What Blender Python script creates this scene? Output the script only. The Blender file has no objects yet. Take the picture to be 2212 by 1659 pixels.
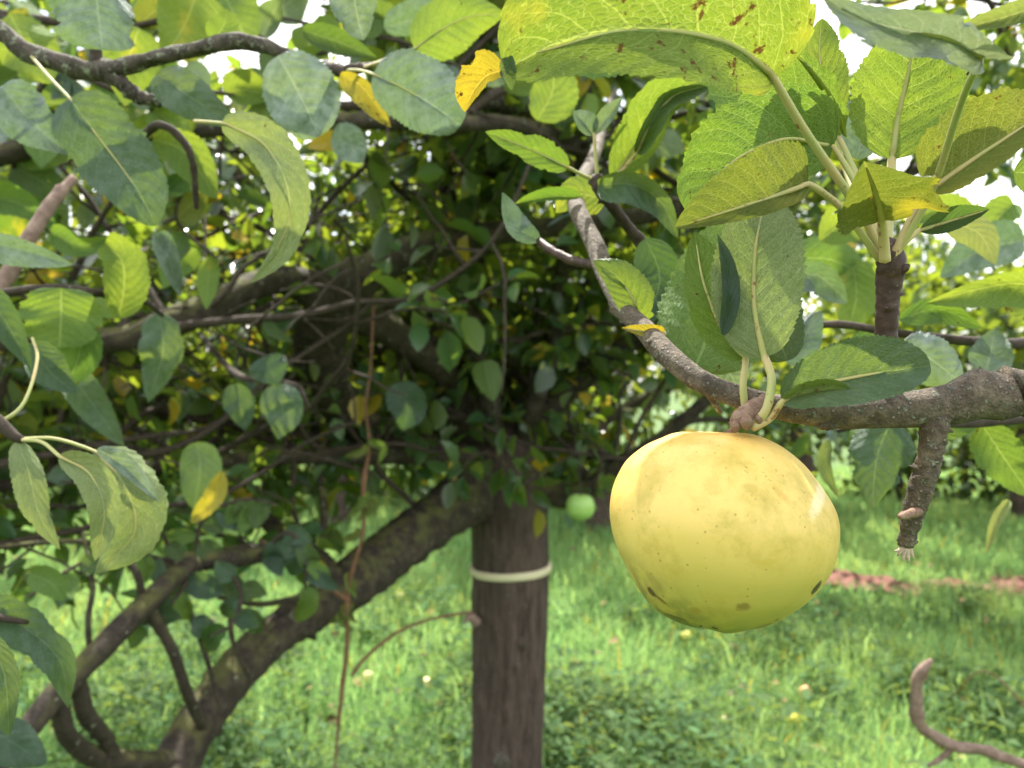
import bpy, math, random
import numpy as np
from mathutils import Vector, Matrix
random.seed(7)
rng = np.random.default_rng(11)
R = math.radians
scene = bpy.context.scene
COL = scene.collection

# ------------------------------------------------------------------ camera, sky, sun, exposure
H = 1.5                                   # eye height
K = 0.665 / 1106.0                        # tangent per pixel of the 2212 px wide photograph
cam_d = bpy.data.cameras.new('camera')
cam_d.sensor_width = 36.0
cam_d.lens = 18.0 / 0.665
cam_d.clip_start = 0.02
cam_d.clip_end = 400
cam_d.dof.use_dof = True
cam_d.dof.focus_distance = 0.265
cam_d.dof.aperture_fstop = 14.5
cam = bpy.data.objects.new('camera', cam_d)
cam.location = (0, 0, H)
cam.rotation_euler = (R(90), 0, 0)
COL.objects.link(cam)
scene.camera = cam

SUN_EL, SUN_AZ = 60.0, -9.0              # azimuth from +Y (ahead), negative = to the left
w = bpy.data.worlds.new('World')
scene.world = w
w.use_nodes = True
nt = w.node_tree
nt.nodes.clear()
sky = nt.nodes.new('ShaderNodeTexSky')
sky.sky_type = 'NISHITA'
sky.sun_disc = False
sky.sun_elevation = R(SUN_EL)
sky.sun_rotation = R(SUN_AZ)
sky.air_density = 1.0
sky.dust_density = 2.0
tc = nt.nodes.new('ShaderNodeTexCoord')
cn = nt.nodes.new('ShaderNodeTexNoise')
cn.inputs['Scale'].default_value = 2.2
cn.inputs['Detail'].default_value = 6
cr = nt.nodes.new('ShaderNodeValToRGB')
cr.color_ramp.elements[0].position = 0.38
cr.color_ramp.elements[1].position = 0.56
mx = nt.nodes.new('ShaderNodeMix')
mx.data_type = 'RGBA'
mx.inputs['B'].default_value = (8.4, 8.4, 8.3, 1)      # sunlit cloud, in the sky texture's units
bg = nt.nodes.new('ShaderNodeBackground')
bg.inputs['Strength'].default_value = 0.14
wo = nt.nodes.new('ShaderNodeOutputWorld')
L = nt.links.new
L(tc.outputs['Generated'], cn.inputs['Vector'])
L(cn.outputs['Fac'], cr.inputs['Fac'])
L(cr.outputs['Color'], mx.inputs['Factor'])
L(sky.outputs['Color'], mx.inputs['A'])
L(mx.outputs['Result'], bg.inputs['Color'])
L(bg.outputs['Background'], wo.inputs['Surface'])

sd = bpy.data.lights.new('sun', 'SUN')
sd.energy = 5.0
sd.angle = R(0.55)
sd.color = (1.0, 0.95, 0.86)
sun = bpy.data.objects.new('sun', sd)
sdir = Vector((math.sin(R(SUN_AZ)) * math.cos(R(SUN_EL)), math.cos(R(SUN_AZ)) * math.cos(R(SUN_EL)), math.sin(R(SUN_EL))))
sun.rotation_euler = sdir.to_track_quat('Z', 'Y').to_euler()
sun.location = (-2, 6, 9)
COL.objects.link(sun)

scene.view_settings.view_transform = 'Standard'
scene.view_settings.look = 'None'
scene.view_settings.gamma = 1
scene.view_settings.exposure = 1.38
cy = scene.cycles
cy.use_denoising = True
cy.max_bounces = 8
cy.diffuse_bounces = 4
cy.transmission_bounces = 4
cy.transparent_max_bounces = 4
cy.glossy_bounces = 2
cy.sample_clamp_indirect = 8
cy.caustics_reflective = False
cy.caustics_refractive = False

# ------------------------------------------------------------------ small helpers
def P(x, y, d):
    """point at depth d seen at pixel (x, y) of the 2212 x 1659 photograph"""
    return Vector(((x - 1106) * K * d, d, H - (y - 829.5) * K * d))

def PT(pts):
    out, d = [], None
    for p in pts:
        if len(p) > 2:
            d = p[2]
        out.append(P(p[0], p[1], d))
    return out

ORG = {}
def put(o, parent=None, origin=(0, 0, 0)):
    """link o with its origin at a world point"""
    origin = Vector(origin)
    COL.objects.link(o)
    ORG[o.name] = origin
    if parent is not None:
        o.parent = parent
        o.location = origin - ORG[parent.name]
    else:
        o.location = origin
    return o

def tag(o, label=None, cat=None, group=None, kind=None):
    if label: o['label'] = label
    if cat: o['category'] = cat
    if group: o['group'] = group
    if kind: o['kind'] = kind
    return o

def empty(name, label, cat, loc, group=None):
    o = bpy.data.objects.new(name, None)
    o.empty_display_size = 0.02
    put(o, None, loc)
    return tag(o, label, cat, group)

def mesh_from(name, verts, faces, mats, uv=None, tint=None, smooth=True, mat_idx=None):
    """verts (N,3); faces: list of index lists, or list of (M,k) arrays; uv per vertex; tint per vertex"""
    me = bpy.data.meshes.new(name)
    V = np.asarray(verts, dtype=np.float32)
    blocks = faces if isinstance(faces, list) and len(faces) and isinstance(faces[0], np.ndarray) else None
    if blocks is None:
        blocks = []
        by = {}
        for f in faces:
            by.setdefault(len(f), []).append(f)
        for k in by:
            blocks.append(np.array(by[k], dtype=np.int32))
    loops = np.concatenate([b.reshape(-1) for b in blocks]).astype(np.int32)
    tot = np.concatenate([np.full(len(b), b.shape[1], dtype=np.int32) for b in blocks])
    start = np.concatenate([[0], np.cumsum(tot)[:-1]]).astype(np.int32)
    me.vertices.add(len(V))
    me.vertices.foreach_set('co', V.reshape(-1))
    me.loops.add(len(loops))
    me.loops.foreach_set('vertex_index', loops)
    me.polygons.add(len(tot))
    me.polygons.foreach_set('loop_start', start)
    me.polygons.foreach_set('loop_total', tot)
    me.polygons.foreach_set('use_smooth', np.full(len(tot), smooth, dtype=bool))
    if mat_idx is not None:
        me.polygons.foreach_set('material_index', np.asarray(mat_idx, dtype=np.int32))
    if uv is not None:
        ul = me.uv_layers.new(name='UVMap')
        ul.data.foreach_set('uv', np.asarray(uv, dtype=np.float32)[loops].reshape(-1))
    if tint is not None:
        a = me.attributes.new('tint', 'FLOAT', 'POINT')
        a.data.foreach_set('value', np.asarray(tint, dtype=np.float32))
    me.update(calc_edges=True)
    me.validate()
    for m in (mats if isinstance(mats, (list, tuple)) else [mats]):
        me.materials.append(m)
    return me

def add_mesh(name, verts, faces, mats, parent=None, origin=(0, 0, 0), **kw):
    V = np.asarray(verts, dtype=np.float64) - np.array(origin, dtype=np.float64)
    me = mesh_from(name, V, faces, mats, **kw)
    return put(bpy.data.objects.new(name, me), parent, origin)

def spline(pts, n):
    """Catmull-Rom through points (arrays of any width), n samples, arc-length spaced"""
    p = np.array([tuple(q) for q in pts], dtype=np.float64)
    if len(p) == 2:
        t = np.linspace(0, 1, n)[:, None]
        return p[0] * (1 - t) + p[1] * t
    e = np.vstack([2 * p[0] - p[1], p, 2 * p[-1] - p[-2]])
    fine = []
    for i in range(len(p) - 1):
        a, b, c, d = e[i:i + 4]
        t = np.linspace(0, 1, 24, endpoint=False)[:, None]
        fine.append(0.5 * (2 * b + (c - a) * t + (2 * a - 5 * b + 4 * c - d) * t ** 2 + (3 * b - a - 3 * c + d) * t ** 3))
    fine = np.vstack(fine + [p[-1:]])
    s = np.concatenate([[0], np.cumsum(np.linalg.norm(np.diff(fine[:, :3], axis=0), axis=1))])
    q = np.linspace(0, s[-1], n)
    return np.stack([np.interp(q, s, fine[:, k]) for k in range(fine.shape[1])], axis=1)

def frames(c):
    """tangents and parallel-transported normals along a curve"""
    t = np.gradient(c, axis=0)
    t /= np.linalg.norm(t, axis=1)[:, None] + 1e-12
    n0 = np.cross(t[0], [0.3, 0.5, 0.81])
    n0 /= np.linalg.norm(n0)
    ns = [n0]
    for i in range(1, len(c)):
        n = ns[-1] - t[i] * np.dot(ns[-1], t[i])
        ns.append(n / (np.linalg.norm(n) + 1e-12))
    n = np.array(ns)
    return t, n, np.cross(t, n)

def tube_geo(pts, radii, n=24, seg=10, rough=0.0, knobs=0.0, seed=0, ridges=0.0):
    """closed tapered tube; radii at the control points, in metres"""
    r_ = np.random.default_rng(seed)
    q = np.array([tuple(p) for p in pts])
    c4 = spline(np.hstack([q, np.array(radii, dtype=float)[:, None]]), n)
    c, r = c4[:, :3], c4[:, 3]
    t, nn, bb = frames(c)
    a = np.linspace(0, 2 * np.pi, seg, endpoint=False)
    rr = np.repeat(r[:, None], seg, 1)
    if rough:
        x = r_.normal(size=(n, seg))
        x = (x + np.roll(x, 1, 0) + np.roll(x, 1, 1) + np.roll(x, -1, 1)) / 2
        ring = r_.normal(size=(n, 1))
        rr = rr * (1 + rough * x + rough * 0.35 * ring)
    if ridges:
        a0 = np.linspace(0, 2 * np.pi, seg, endpoint=False)[None, :]
        h0 = np.linspace(0, 1, n)[:, None]
        for k in range(9):
            m_ = r_.integers(2, 15)
            rr = rr * (1 + ridges * r_.uniform(0.3, 1) * np.sin(m_ * a0 + r_.uniform(0, 6) + 1.6 * np.sin(h0 * r_.uniform(3, 9) + r_.uniform(0, 6))) * (0.6 + 0.4 * np.sin(h0 * r_.uniform(8, 20) + r_.uniform(0, 6))))
    if knobs:
        for _ in range(int(n * knobs)):
            i, j = r_.integers(1, n - 1), r_.integers(seg)
            rr[i, j] *= r_.uniform(1.2, 1.5)
            rr[i, (j + 1) % seg] *= 1.12
    v = c[:, None, :] + rr[:, :, None] * (np.cos(a)[None, :, None] * nn[:, None, :] + np.sin(a)[None, :, None] * bb[:, None, :])
    v = v.reshape(-1, 3)
    i = np.arange(n - 1)[:, None] * seg
    j = np.arange(seg)[None, :]
    j2 = (j + 1) % seg
    quads = np.stack([i + j, i + j2, i + seg + j2, i + seg + j], axis=-1).reshape(-1, 4)
    v = np.vstack([v, c[0] - t[0] * r[0] * 0.4, c[-1] + t[-1] * r[-1] * 0.6])
    k = len(v)
    jj = np.arange(seg)
    cap0 = np.stack([np.full(seg, k - 2), (jj + 1) % seg, jj], axis=-1)
    o = (n - 1) * seg
    cap1 = np.stack([np.full(seg, k - 1), o + jj, o + (jj + 1) % seg], axis=-1)
    return v, [quads, np.vstack([cap0, cap1])]

def join_geo(gs):
    vs, q, tr, o = [], [], [], 0
    for v, f in gs:
        vs.append(v)
        for b in f:
            (q if b.shape[1] == 4 else tr).append(b + o)
        o += len(v)
    return np.vstack(vs), [np.vstack(x).astype(np.int32) for x in (q, tr) if x]

# ------------------------------------------------------------------ materials
class G:
    """a little node-graph writer"""
    def __init__(self, name):
        self.m = bpy.data.materials.new(name)
        self.m.use_nodes = True
        self.t = self.m.node_tree
        self.t.nodes.clear()
        self.out = self.t.nodes.new('ShaderNodeOutputMaterial')
    def n(self, kind, **kw):
        nd = self.t.nodes.new('ShaderNode' + kind)
        for k, v in kw.items():
            if k == 'props':
                for a, b in v.items():
                    setattr(nd, a, b)
            else:
                self.set(nd.inputs[int(k[1:]) if k[0] == 'i' and k[1:].isdigit() else k.replace('_', ' ')], v)
        return nd
    def set(self, sock, v):
        if isinstance(v, bpy.types.NodeSocket):
            self.t.links.new(v, sock)
        else:
            sock.default_value = v
    def math(self, op, a, b=0.0, c=None, clamp=False):
        nd = self.t.nodes.new('ShaderNodeMath')
        nd.operation = op
        nd.use_clamp = clamp
        self.set(nd.inputs[0], a)
        self.set(nd.inputs[1], b)
        if c is not None:
            self.set(nd.inputs[2], c)
        return nd.outputs[0]
    def ss(self, x, lo, hi):
        nd = self.t.nodes.new('ShaderNodeMapRange')
        nd.interpolation_type = 'SMOOTHSTEP'
        self.set(nd.inputs[0], x)
        self.set(nd.inputs[1], lo)
        self.set(nd.inputs[2], hi)
        return nd.outputs[0]
    def mix(self, f, a, b, mode='MIX'):
        nd = self.t.nodes.new('ShaderNodeMix')
        nd.data_type = 'RGBA'
        nd.blend_type = mode
        self.set(nd.inputs['Factor'], f)
        for s, v in (('A', a), ('B', b)):
            if isinstance(v, tuple) and len(v) == 3:
                v = v + (1,)
            self.set(nd.inputs[s], v)
        return nd.outputs['Result']
    def noise(self, vec, scale, detail=3, rough=0.55, dist=0.0):
        nd = self.n('TexNoise', Scale=scale, Detail=detail, Roughness=rough, Distortion=dist)
        if vec is not None:
            self.set(nd.inputs['Vector'], vec)
        return nd.outputs['Fac']
    def obj(self):
        return self.n('TexCoord').outputs['Object']
    def attr(self, name):
        return self.n('Attribute', props={'attribute_name': name}).outputs['Fac']
    def bump(self, h, strength=0.5, dist=0.001):
        return self.n('Bump', Height=h, Strength=strength, Distance=dist).outputs['Normal']
    def finish(self, shader):
        self.t.links.new(shader, self.out.inputs['Surface'])
        return self.m

def leaf_material(name, top, under, trans, yellow=0.0, spots=0.0, grey=0.0, gloss=0.42, fine=True):
    """apple leaf: UV u runs base to tip, v across (0.5 = midrib); top side waxy, under side matt, light passes through"""
    g = G(name)
    uvn = g.n('UVMap').outputs['UV']
    sep = g.n('SeparateXYZ', Vector=uvn)
    u, v = sep.outputs[0], sep.outputs[1]
    vs = g.math('MULTIPLY', g.math('SUBTRACT', v, 0.5), 2.0)
    av = g.math('ABSOLUTE', vs)
    obj = g.obj()
    wob = g.math('MULTIPLY', g.math('SUBTRACT', g.noise(obj, 45, 2), 0.5), 0.10)
    # side veins leave the midrib at an angle and bend towards the tip
    ph = g.math('SUBTRACT', u, g.math('MULTIPLY', av, 0.20))
    ph = g.math('ADD', g.math('ADD', ph, g.math('MULTIPLY', g.math('MULTIPLY', av, av), -0.07)), wob)
    ph = g.math('MULTIPLY', ph, 8.5)
    side = g.math('MULTIPLY', g.math('GREATER_THAN', vs, 0.0), 0.45)
    fr = g.math('FRACT', g.math('ADD', ph, side))
    dl = g.math('ABSOLUTE', g.math('SUBTRACT', fr, 0.5))
    wlat = g.math('MULTIPLY_ADD', av, -0.03, 0.055)
    lat = g.math('SUBTRACT', 1.0, g.ss(dl, 0.005, wlat))
    mid = g.math('SUBTRACT', 1.0, g.ss(av, 0.015, 0.05))
    vein = g.math('MAXIMUM', mid, g.math('MULTIPLY', lat, 0.75))
    pucker = g.math('MULTIPLY', dl, -2.0)
    if fine:
        cv = g.n('CombineXYZ', X=g.math('MULTIPLY', u, 1.7), Y=vs).outputs[0]
        cvn = g.n('VectorMath', props={'operation': 'ADD'}, i0=cv,
                  i1=g.n('VectorMath', props={'operation': 'SCALE'}, i0=g.n('TexNoise', Vector=obj, Scale=160.0).outputs['Color'], Scale=0.09).outputs[0]).outputs[0]
        for sc, wd, amt in ((16.0, 0.075, 0.7), (34.0, 0.09, 0.4)):
            vo = g.n('TexVoronoi', Vector=cvn, Scale=sc, props={'feature': 'DISTANCE_TO_EDGE'}).outputs['Distance']
            net = g.math('SUBTRACT', 1.0, g.ss(vo, 0.0, wd))
            vein = g.math('MAXIMUM', vein, g.math('MULTIPLY', net, amt))
            if sc == 16.0:
                pucker = g.math('ADD', pucker, g.math('MULTIPLY', g.ss(vo, 0.0, 0.35), -0.5))
    blot = g.noise(obj, 38, 4, 0.6)
    blot2 = g.noise(obj, 130, 3, 0.6)
    tint = g.attr('tint')
    topc = g.mix(g.ss(blot, 0.3, 0.7), top, tuple(c * 1.35 for c in top))
    topc = g.mix(g.math('MULTIPLY', vein, 0.36), topc, tuple(min(1, c * 2.4 + 0.03) for c in top))
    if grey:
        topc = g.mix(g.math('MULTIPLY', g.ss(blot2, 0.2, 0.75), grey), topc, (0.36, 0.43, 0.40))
    undc = g.mix(g.ss(blot, 0.3, 0.7), under, tuple(c * 1.25 for c in under))
    undc = g.mix(g.math('MULTIPLY', vein, 0.7), undc, tuple(min(1, c * 1.7 + 0.06) for c in under))
    trc = g.mix(g.ss(blot, 0.3, 0.72), trans, tuple(c * q for c, q in zip(trans, (1.35, 1.15, 0.9))))
    trc = g.mix(g.math('MULTIPLY', vein, 0.9), trc, (min(1, trans[0] * 2.0 + 0.08), min(1, trans[1] * 1.6 + 0.06), trans[2] * 2.5 + 0.03))
    # leaf to leaf differences
    hv = g.n('HueSaturation', Hue=g.math('MULTIPLY_ADD', tint, -0.05, 0.525), Saturation=1.0, Value=g.math('MULTIPLY_ADD', tint, 0.5, 0.75))
    g.set(hv.inputs['Color'], topc)
    topc = hv.outputs['Color']
    hv2 = g.n('HueSaturation', Hue=g.math('MULTIPLY_ADD', tint, -0.04, 0.52), Saturation=1.0, Value=g.math('MULTIPLY_ADD', tint, 0.4, 0.8))
    g.set(hv2.inputs['Color'], trc)
    trc = hv2.outputs['Color']
    if yellow:
        ym = g.math('MULTIPLY', g.ss(g.noise(obj, 26, 3, 0.5), 0.62 - 0.25 * yellow, 0.78 - 0.2 * yellow), min(1.0, yellow + 0.4))
        topc = g.mix(ym, topc, (0.42, 0.33, 0.03))
        undc = g.mix(ym, undc, (0.45, 0.38, 0.07))
        trc = g.mix(ym, trc, (0.75, 0.55, 0.03))
    if spots:
        sm = g.ss(g.noise(obj, 165, 4, 0.7), 0.74 - 0.16 * spots, 0.78 - 0.12 * spots)
        sm = g.math('MAXIMUM', sm, g.math('MULTIPLY', g.ss(g.noise(obj, 420, 2), 0.70, 0.76), 0.7 * spots))
        br = (0.07, 0.035, 0.015)
        topc = g.mix(sm, topc, br)
        undc = g.mix(sm, undc, (0.11, 0.055, 0.02))
        trc = g.mix(sm, trc, (0.085, 0.035, 0.008))
    back = g.n('NewGeometry').outputs['Backfacing']
    colr = g.mix(back, topc, undc)
    rough = g.math('MULTIPLY_ADD', back, 0.68 - gloss, gloss)
    spec = g.math('MULTIPLY_ADD', back, -0.3, 0.5)
    nrm = g.bump(g.math('ADD', g.math('ADD', pucker, g.math('MULTIPLY', vein, -0.35)), g.math('MULTIPLY', blot2, 0.8)), 0.65, 0.001)
    pb = g.n('BsdfPrincipled', Base_Color=colr, Roughness=rough, Normal=nrm)
    g.set(pb.inputs['Specular IOR Level'], spec)
    tr = g.n('BsdfTranslucent', Color=trc, Normal=nrm)
    ms = g.n('MixShader', i0=0.42, i1=pb.outputs[0], i2=tr.outputs[0])
    return g.finish(ms.outputs[0])

LEAF = {
    'green':  leaf_material('leaf_green', (0.045, 0.10, 0.018), (0.10, 0.17, 0.045), (0.13, 0.23, 0.016), spots=0.5),
    'sunny':  leaf_material('leaf_sun_tint', (0.07, 0.14, 0.02), (0.12, 0.19, 0.04), (0.15, 0.245, 0.016), yellow=0.15, spots=0.5),  # brighter copy of the green leaf, with sunlight put into its colour
    'spotted': leaf_material('leaf_spotted', (0.08, 0.14, 0.02), (0.13, 0.19, 0.04), (0.125, 0.205, 0.015), yellow=0.2, spots=0.95),
    'dark':   leaf_material('leaf_dark', (0.030, 0.070, 0.034), (0.07, 0.11, 0.04), (0.08, 0.15, 0.014), spots=0.35, grey=0.15),
    'olive':  leaf_material('leaf_olive', (0.055, 0.08, 0.016), (0.115, 0.14, 0.034), (0.13, 0.17, 0.013), yellow=0.22, spots=0.6),
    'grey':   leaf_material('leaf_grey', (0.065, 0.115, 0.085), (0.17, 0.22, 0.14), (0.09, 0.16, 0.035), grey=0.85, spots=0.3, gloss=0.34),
    'sky_sheen': leaf_material('leaf_sky_sheen', (0.32, 0.37, 0.37), (0.30, 0.34, 0.31), (0.12, 0.17, 0.07), grey=1.0, spots=0.4, gloss=0.3),  # sky reflection on the nearest leaf, painted in as pale blue-grey
    'pale':   leaf_material('leaf_pale', (0.10, 0.145, 0.065), (0.20, 0.25, 0.12), (0.16, 0.22, 0.035), spots=0.45),
    'yellow': leaf_material('leaf_yellow', (0.30, 0.25, 0.025), (0.32, 0.28, 0.05), (0.32, 0.27, 0.012), yellow=0.4, spots=0.9),
}

def simple_leaf(name, top, under, trans, fac=0.42, rough=0.30, spec=0.5):
    g = G(name)
    tint = g.attr('tint')
    yel = g.ss(tint, 0.93, 0.97)
    back = g.n('NewGeometry').outputs['Backfacing']
    c = g.mix(back, top, under)
    hv = g.n('HueSaturation', Hue=g.math('MULTIPLY_ADD', tint, -0.05, 0.525), Saturation=1.0, Value=g.math('MULTIPLY_ADD', g.math('FRACT', g.math('MULTIPLY', tint, 7.3)), 0.9, 0.6))
    g.set(hv.inputs['Color'], c)
    c = g.mix(yel, hv.outputs['Color'], (0.40, 0.30, 0.04))
    t = g.mix(tint, trans, tuple(x * q for x, q in zip(trans, (1.7, 1.25, 1.0))))
    t = g.mix(yel, t, (0.7, 0.5, 0.03))
    pb = g.n('BsdfPrincipled', Base_Color=c, Roughness=g.math('MULTIPLY_ADD', back, 0.25, rough))
    g.set(pb.inputs['Specular IOR Level'], spec)
    tr = g.n('BsdfTranslucent', Color=t)
    return g.finish(g.n('MixShader', i0=fac, i1=pb.outputs[0], i2=tr.outputs[0]).outputs[0])

M_FOL = simple_leaf('crown_leaf', (0.034, 0.080, 0.034), (0.075, 0.12, 0.05), (0.23, 0.37, 0.028), rough=0.22)
M_FAR = simple_leaf('far_leaf', (0.045, 0.085, 0.026), (0.075, 0.115, 0.04), (0.26, 0.37, 0.025), rough=0.42, spec=0.35)
M_HEDGE = simple_leaf('hedge_leaf', (0.035, 0.062, 0.024), (0.05, 0.08, 0.03), (0.10, 0.16, 0.015), rough=0.6, spec=0.2)
M_GRASS = simple_leaf('grass_blade', (0.20, 0.345, 0.135), (0.20, 0.345, 0.135), (0.34, 0.58, 0.19), 0.45, 0.55, 0.2)
M_WEED = simple_leaf('weed_leaf', (0.075, 0.135, 0.055), (0.11, 0.17, 0.07), (0.17, 0.28, 0.06), 0.4, 0.7, 0.12)

def bark(name, a, b, scale, lichen=0.0, moss=0.0, strength=0.6, dist=0.002, stretch=(1, 1, 1), rough=0.85, cracks=0):
    g = G(name)
    o = g.obj()
    mp = g.n('Mapping', Vector=o)
    mp.inputs['Scale'].default_value = stretch
    v = mp.outputs[0]
    n1 = g.noise(v, scale, 6, 0.65, 0.3)
    n2 = g.noise(v, scale * 3.7, 4, 0.6)
    c = g.mix(g.ss(n1, 0.3, 0.7), a, b)
    c = g.mix(g.math('MULTIPLY', g.ss(n2, 0.52, 0.75), 0.5), c, tuple(x * 0.35 for x in a))
    c = g.mix(g.math('MULTIPLY', g.ss(g.noise(o, scale * 0.3, 5, 0.7), 0.42, 0.68), 0.6), c, tuple(x * 0.45 for x in b))
    hgt = g.math('MULTIPLY_ADD', n2, 0.4, n1)
    if cracks:
        vo = g.n('TexVoronoi', Vector=o, Scale=float(cracks))
        rn = g.n('SeparateXYZ', Vector=vo.outputs['Color']).outputs[0]
        pim = g.math('MULTIPLY', g.math('SUBTRACT', 1.0, g.ss(vo.outputs['Distance'], 0.2, 0.4)), g.math('GREATER_THAN', rn, 0.6))
        c = g.mix(g.math('MULTIPLY', pim, 0.7), c, (0.30, 0.27, 0.21))
        c = g.mix(g.math('MULTIPLY', g.ss(g.noise(o, cracks * 0.16, 4, 0.7), 0.5, 0.68), 0.65), c, (0.035, 0.028, 0.018))
        hgt = g.math('MULTIPLY_ADD', pim, 0.35, hgt)
    if lichen:
        n3 = g.noise(o, scale * 1.7, 5, 0.7)
        lm = g.ss(n3, 0.66 - 0.18 * lichen, 0.72 - 0.12 * lichen)
        c = g.mix(g.math('MULTIPLY', lm, 0.8), c, (0.30, 0.32, 0.24))
        hgt = g.math('MULTIPLY_ADD', lm, 0.3, hgt)
    if moss:
        n4 = g.noise(o, scale * 0.5, 4, 0.6)
        up = g.n('SeparateXYZ', Vector=g.n('NewGeometry').outputs['Normal']).outputs[2]
        mm = g.math('MULTIPLY', g.ss(n4, 0.40, 0.62), g.ss(up, -0.1, 0.6))
        c = g.mix(g.math('MULTIPLY', mm, moss), c, (0.13, 0.14, 0.03))
    pb = g.n('BsdfPrincipled', Base_Color=c, Roughness=rough, Normal=g.bump(hgt, strength, dist))
    g.set(pb.inputs['Specular IOR Level'], 0.3)
    return g.finish(pb.outputs[0])

M_TRUNK = bark('trunk_bark', (0.036, 0.024, 0.020), (0.125, 0.088, 0.074), 34, lichen=0.1, strength=1.0, dist=0.012, stretch=(2.0, 2.0, 0.3))
M_LIMB = bark('limb_bark', (0.024, 0.018, 0.014), (0.07, 0.054, 0.040), 40, lichen=0.3, moss=0.5, strength=0.9, dist=0.006)
M_TWIG = bark('twig_bark', (0.030, 0.022, 0.017), (0.075, 0.055, 0.042), 120, lichen=0.15, strength=0.5, dist=0.001)
M_BRANCH = bark('branch_bark', (0.065, 0.048, 0.034), (0.21, 0.165, 0.12), 230, lichen=0.55, strength=1.0, dist=0.003, rough=0.75, cracks=520)
M_LICHEN = bark('lichen_bark', (0.035, 0.027, 0.022), (0.11, 0.09, 0.072), 110, lichen=0.75, strength=1.0, dist=0.002)
M_SHOOT = bark('shoot_bark', (0.028, 0.014, 0.011), (0.075, 0.042, 0.032), 260, lichen=0.25, strength=0.5, dist=0.0006, rough=0.55)
M_SPUR = bark('spur_bark', (0.16, 0.085, 0.055), (0.30, 0.20, 0.14), 330, strength=0.9, dist=0.001, rough=0.6)
M_DRY = bark('dry_stem', (0.13, 0.06, 0.035), (0.22, 0.12, 0.07), 160, strength=0.4, dist=0.0006)
M_STICK = bark('bare_stick', (0.16, 0.10, 0.08), (0.30, 0.21, 0.17), 90, strength=0.6, dist=0.002)
M_PITH = bark('torn_wood', (0.45, 0.33, 0.25), (0.62, 0.5, 0.4), 300, strength=0.8, dist=0.001)

def stalk_material():
    g = G('leaf_stalk')
    o = g.obj()
    c = g.mix(g.ss(g.noise(o, 90, 4), 0.35, 0.7), (0.33, 0.35, 0.12), (0.42, 0.33, 0.15))
    c = g.mix(g.ss(g.noise(o, 300, 2), 0.62, 0.75), c, (0.2, 0.09, 0.03))
    pb = g.n('BsdfPrincipled', Base_Color=c, Roughness=0.6)
    pb.inputs['Subsurface Weight'].default_value = 0.25
    pb.inputs['Subsurface Radius'].default_value = (0.001, 0.001, 0.0005)
    return g.finish(pb.outputs[0])
M_STALK = stalk_material()

def plain(name, c, rough=0.6, var=0.3, scale=60, sheen=0.0):
    g = G(name)
    o = g.obj()
    n1 = g.noise(o, scale, 5, 0.6)
    col = g.mix(n1, tuple(x * (1 - var) for x in c), tuple(min(1, x * (1 + var)) for x in c))
    pb = g.n('BsdfPrincipled', Base_Color=col, Roughness=rough, Normal=g.bump(n1, 0.3, 0.002))
    return g.finish(pb.outputs[0])

# ------------------------------------------------------------------ leaves
def outline(u, p=0.55, q=0.8):
    f = np.power(np.clip(u, 0, 1), p) * np.power(np.clip(1 - u, 0, 1), q)
    um = p / (p + q)
    return f / (um ** p * (1 - um) ** q)

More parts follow.
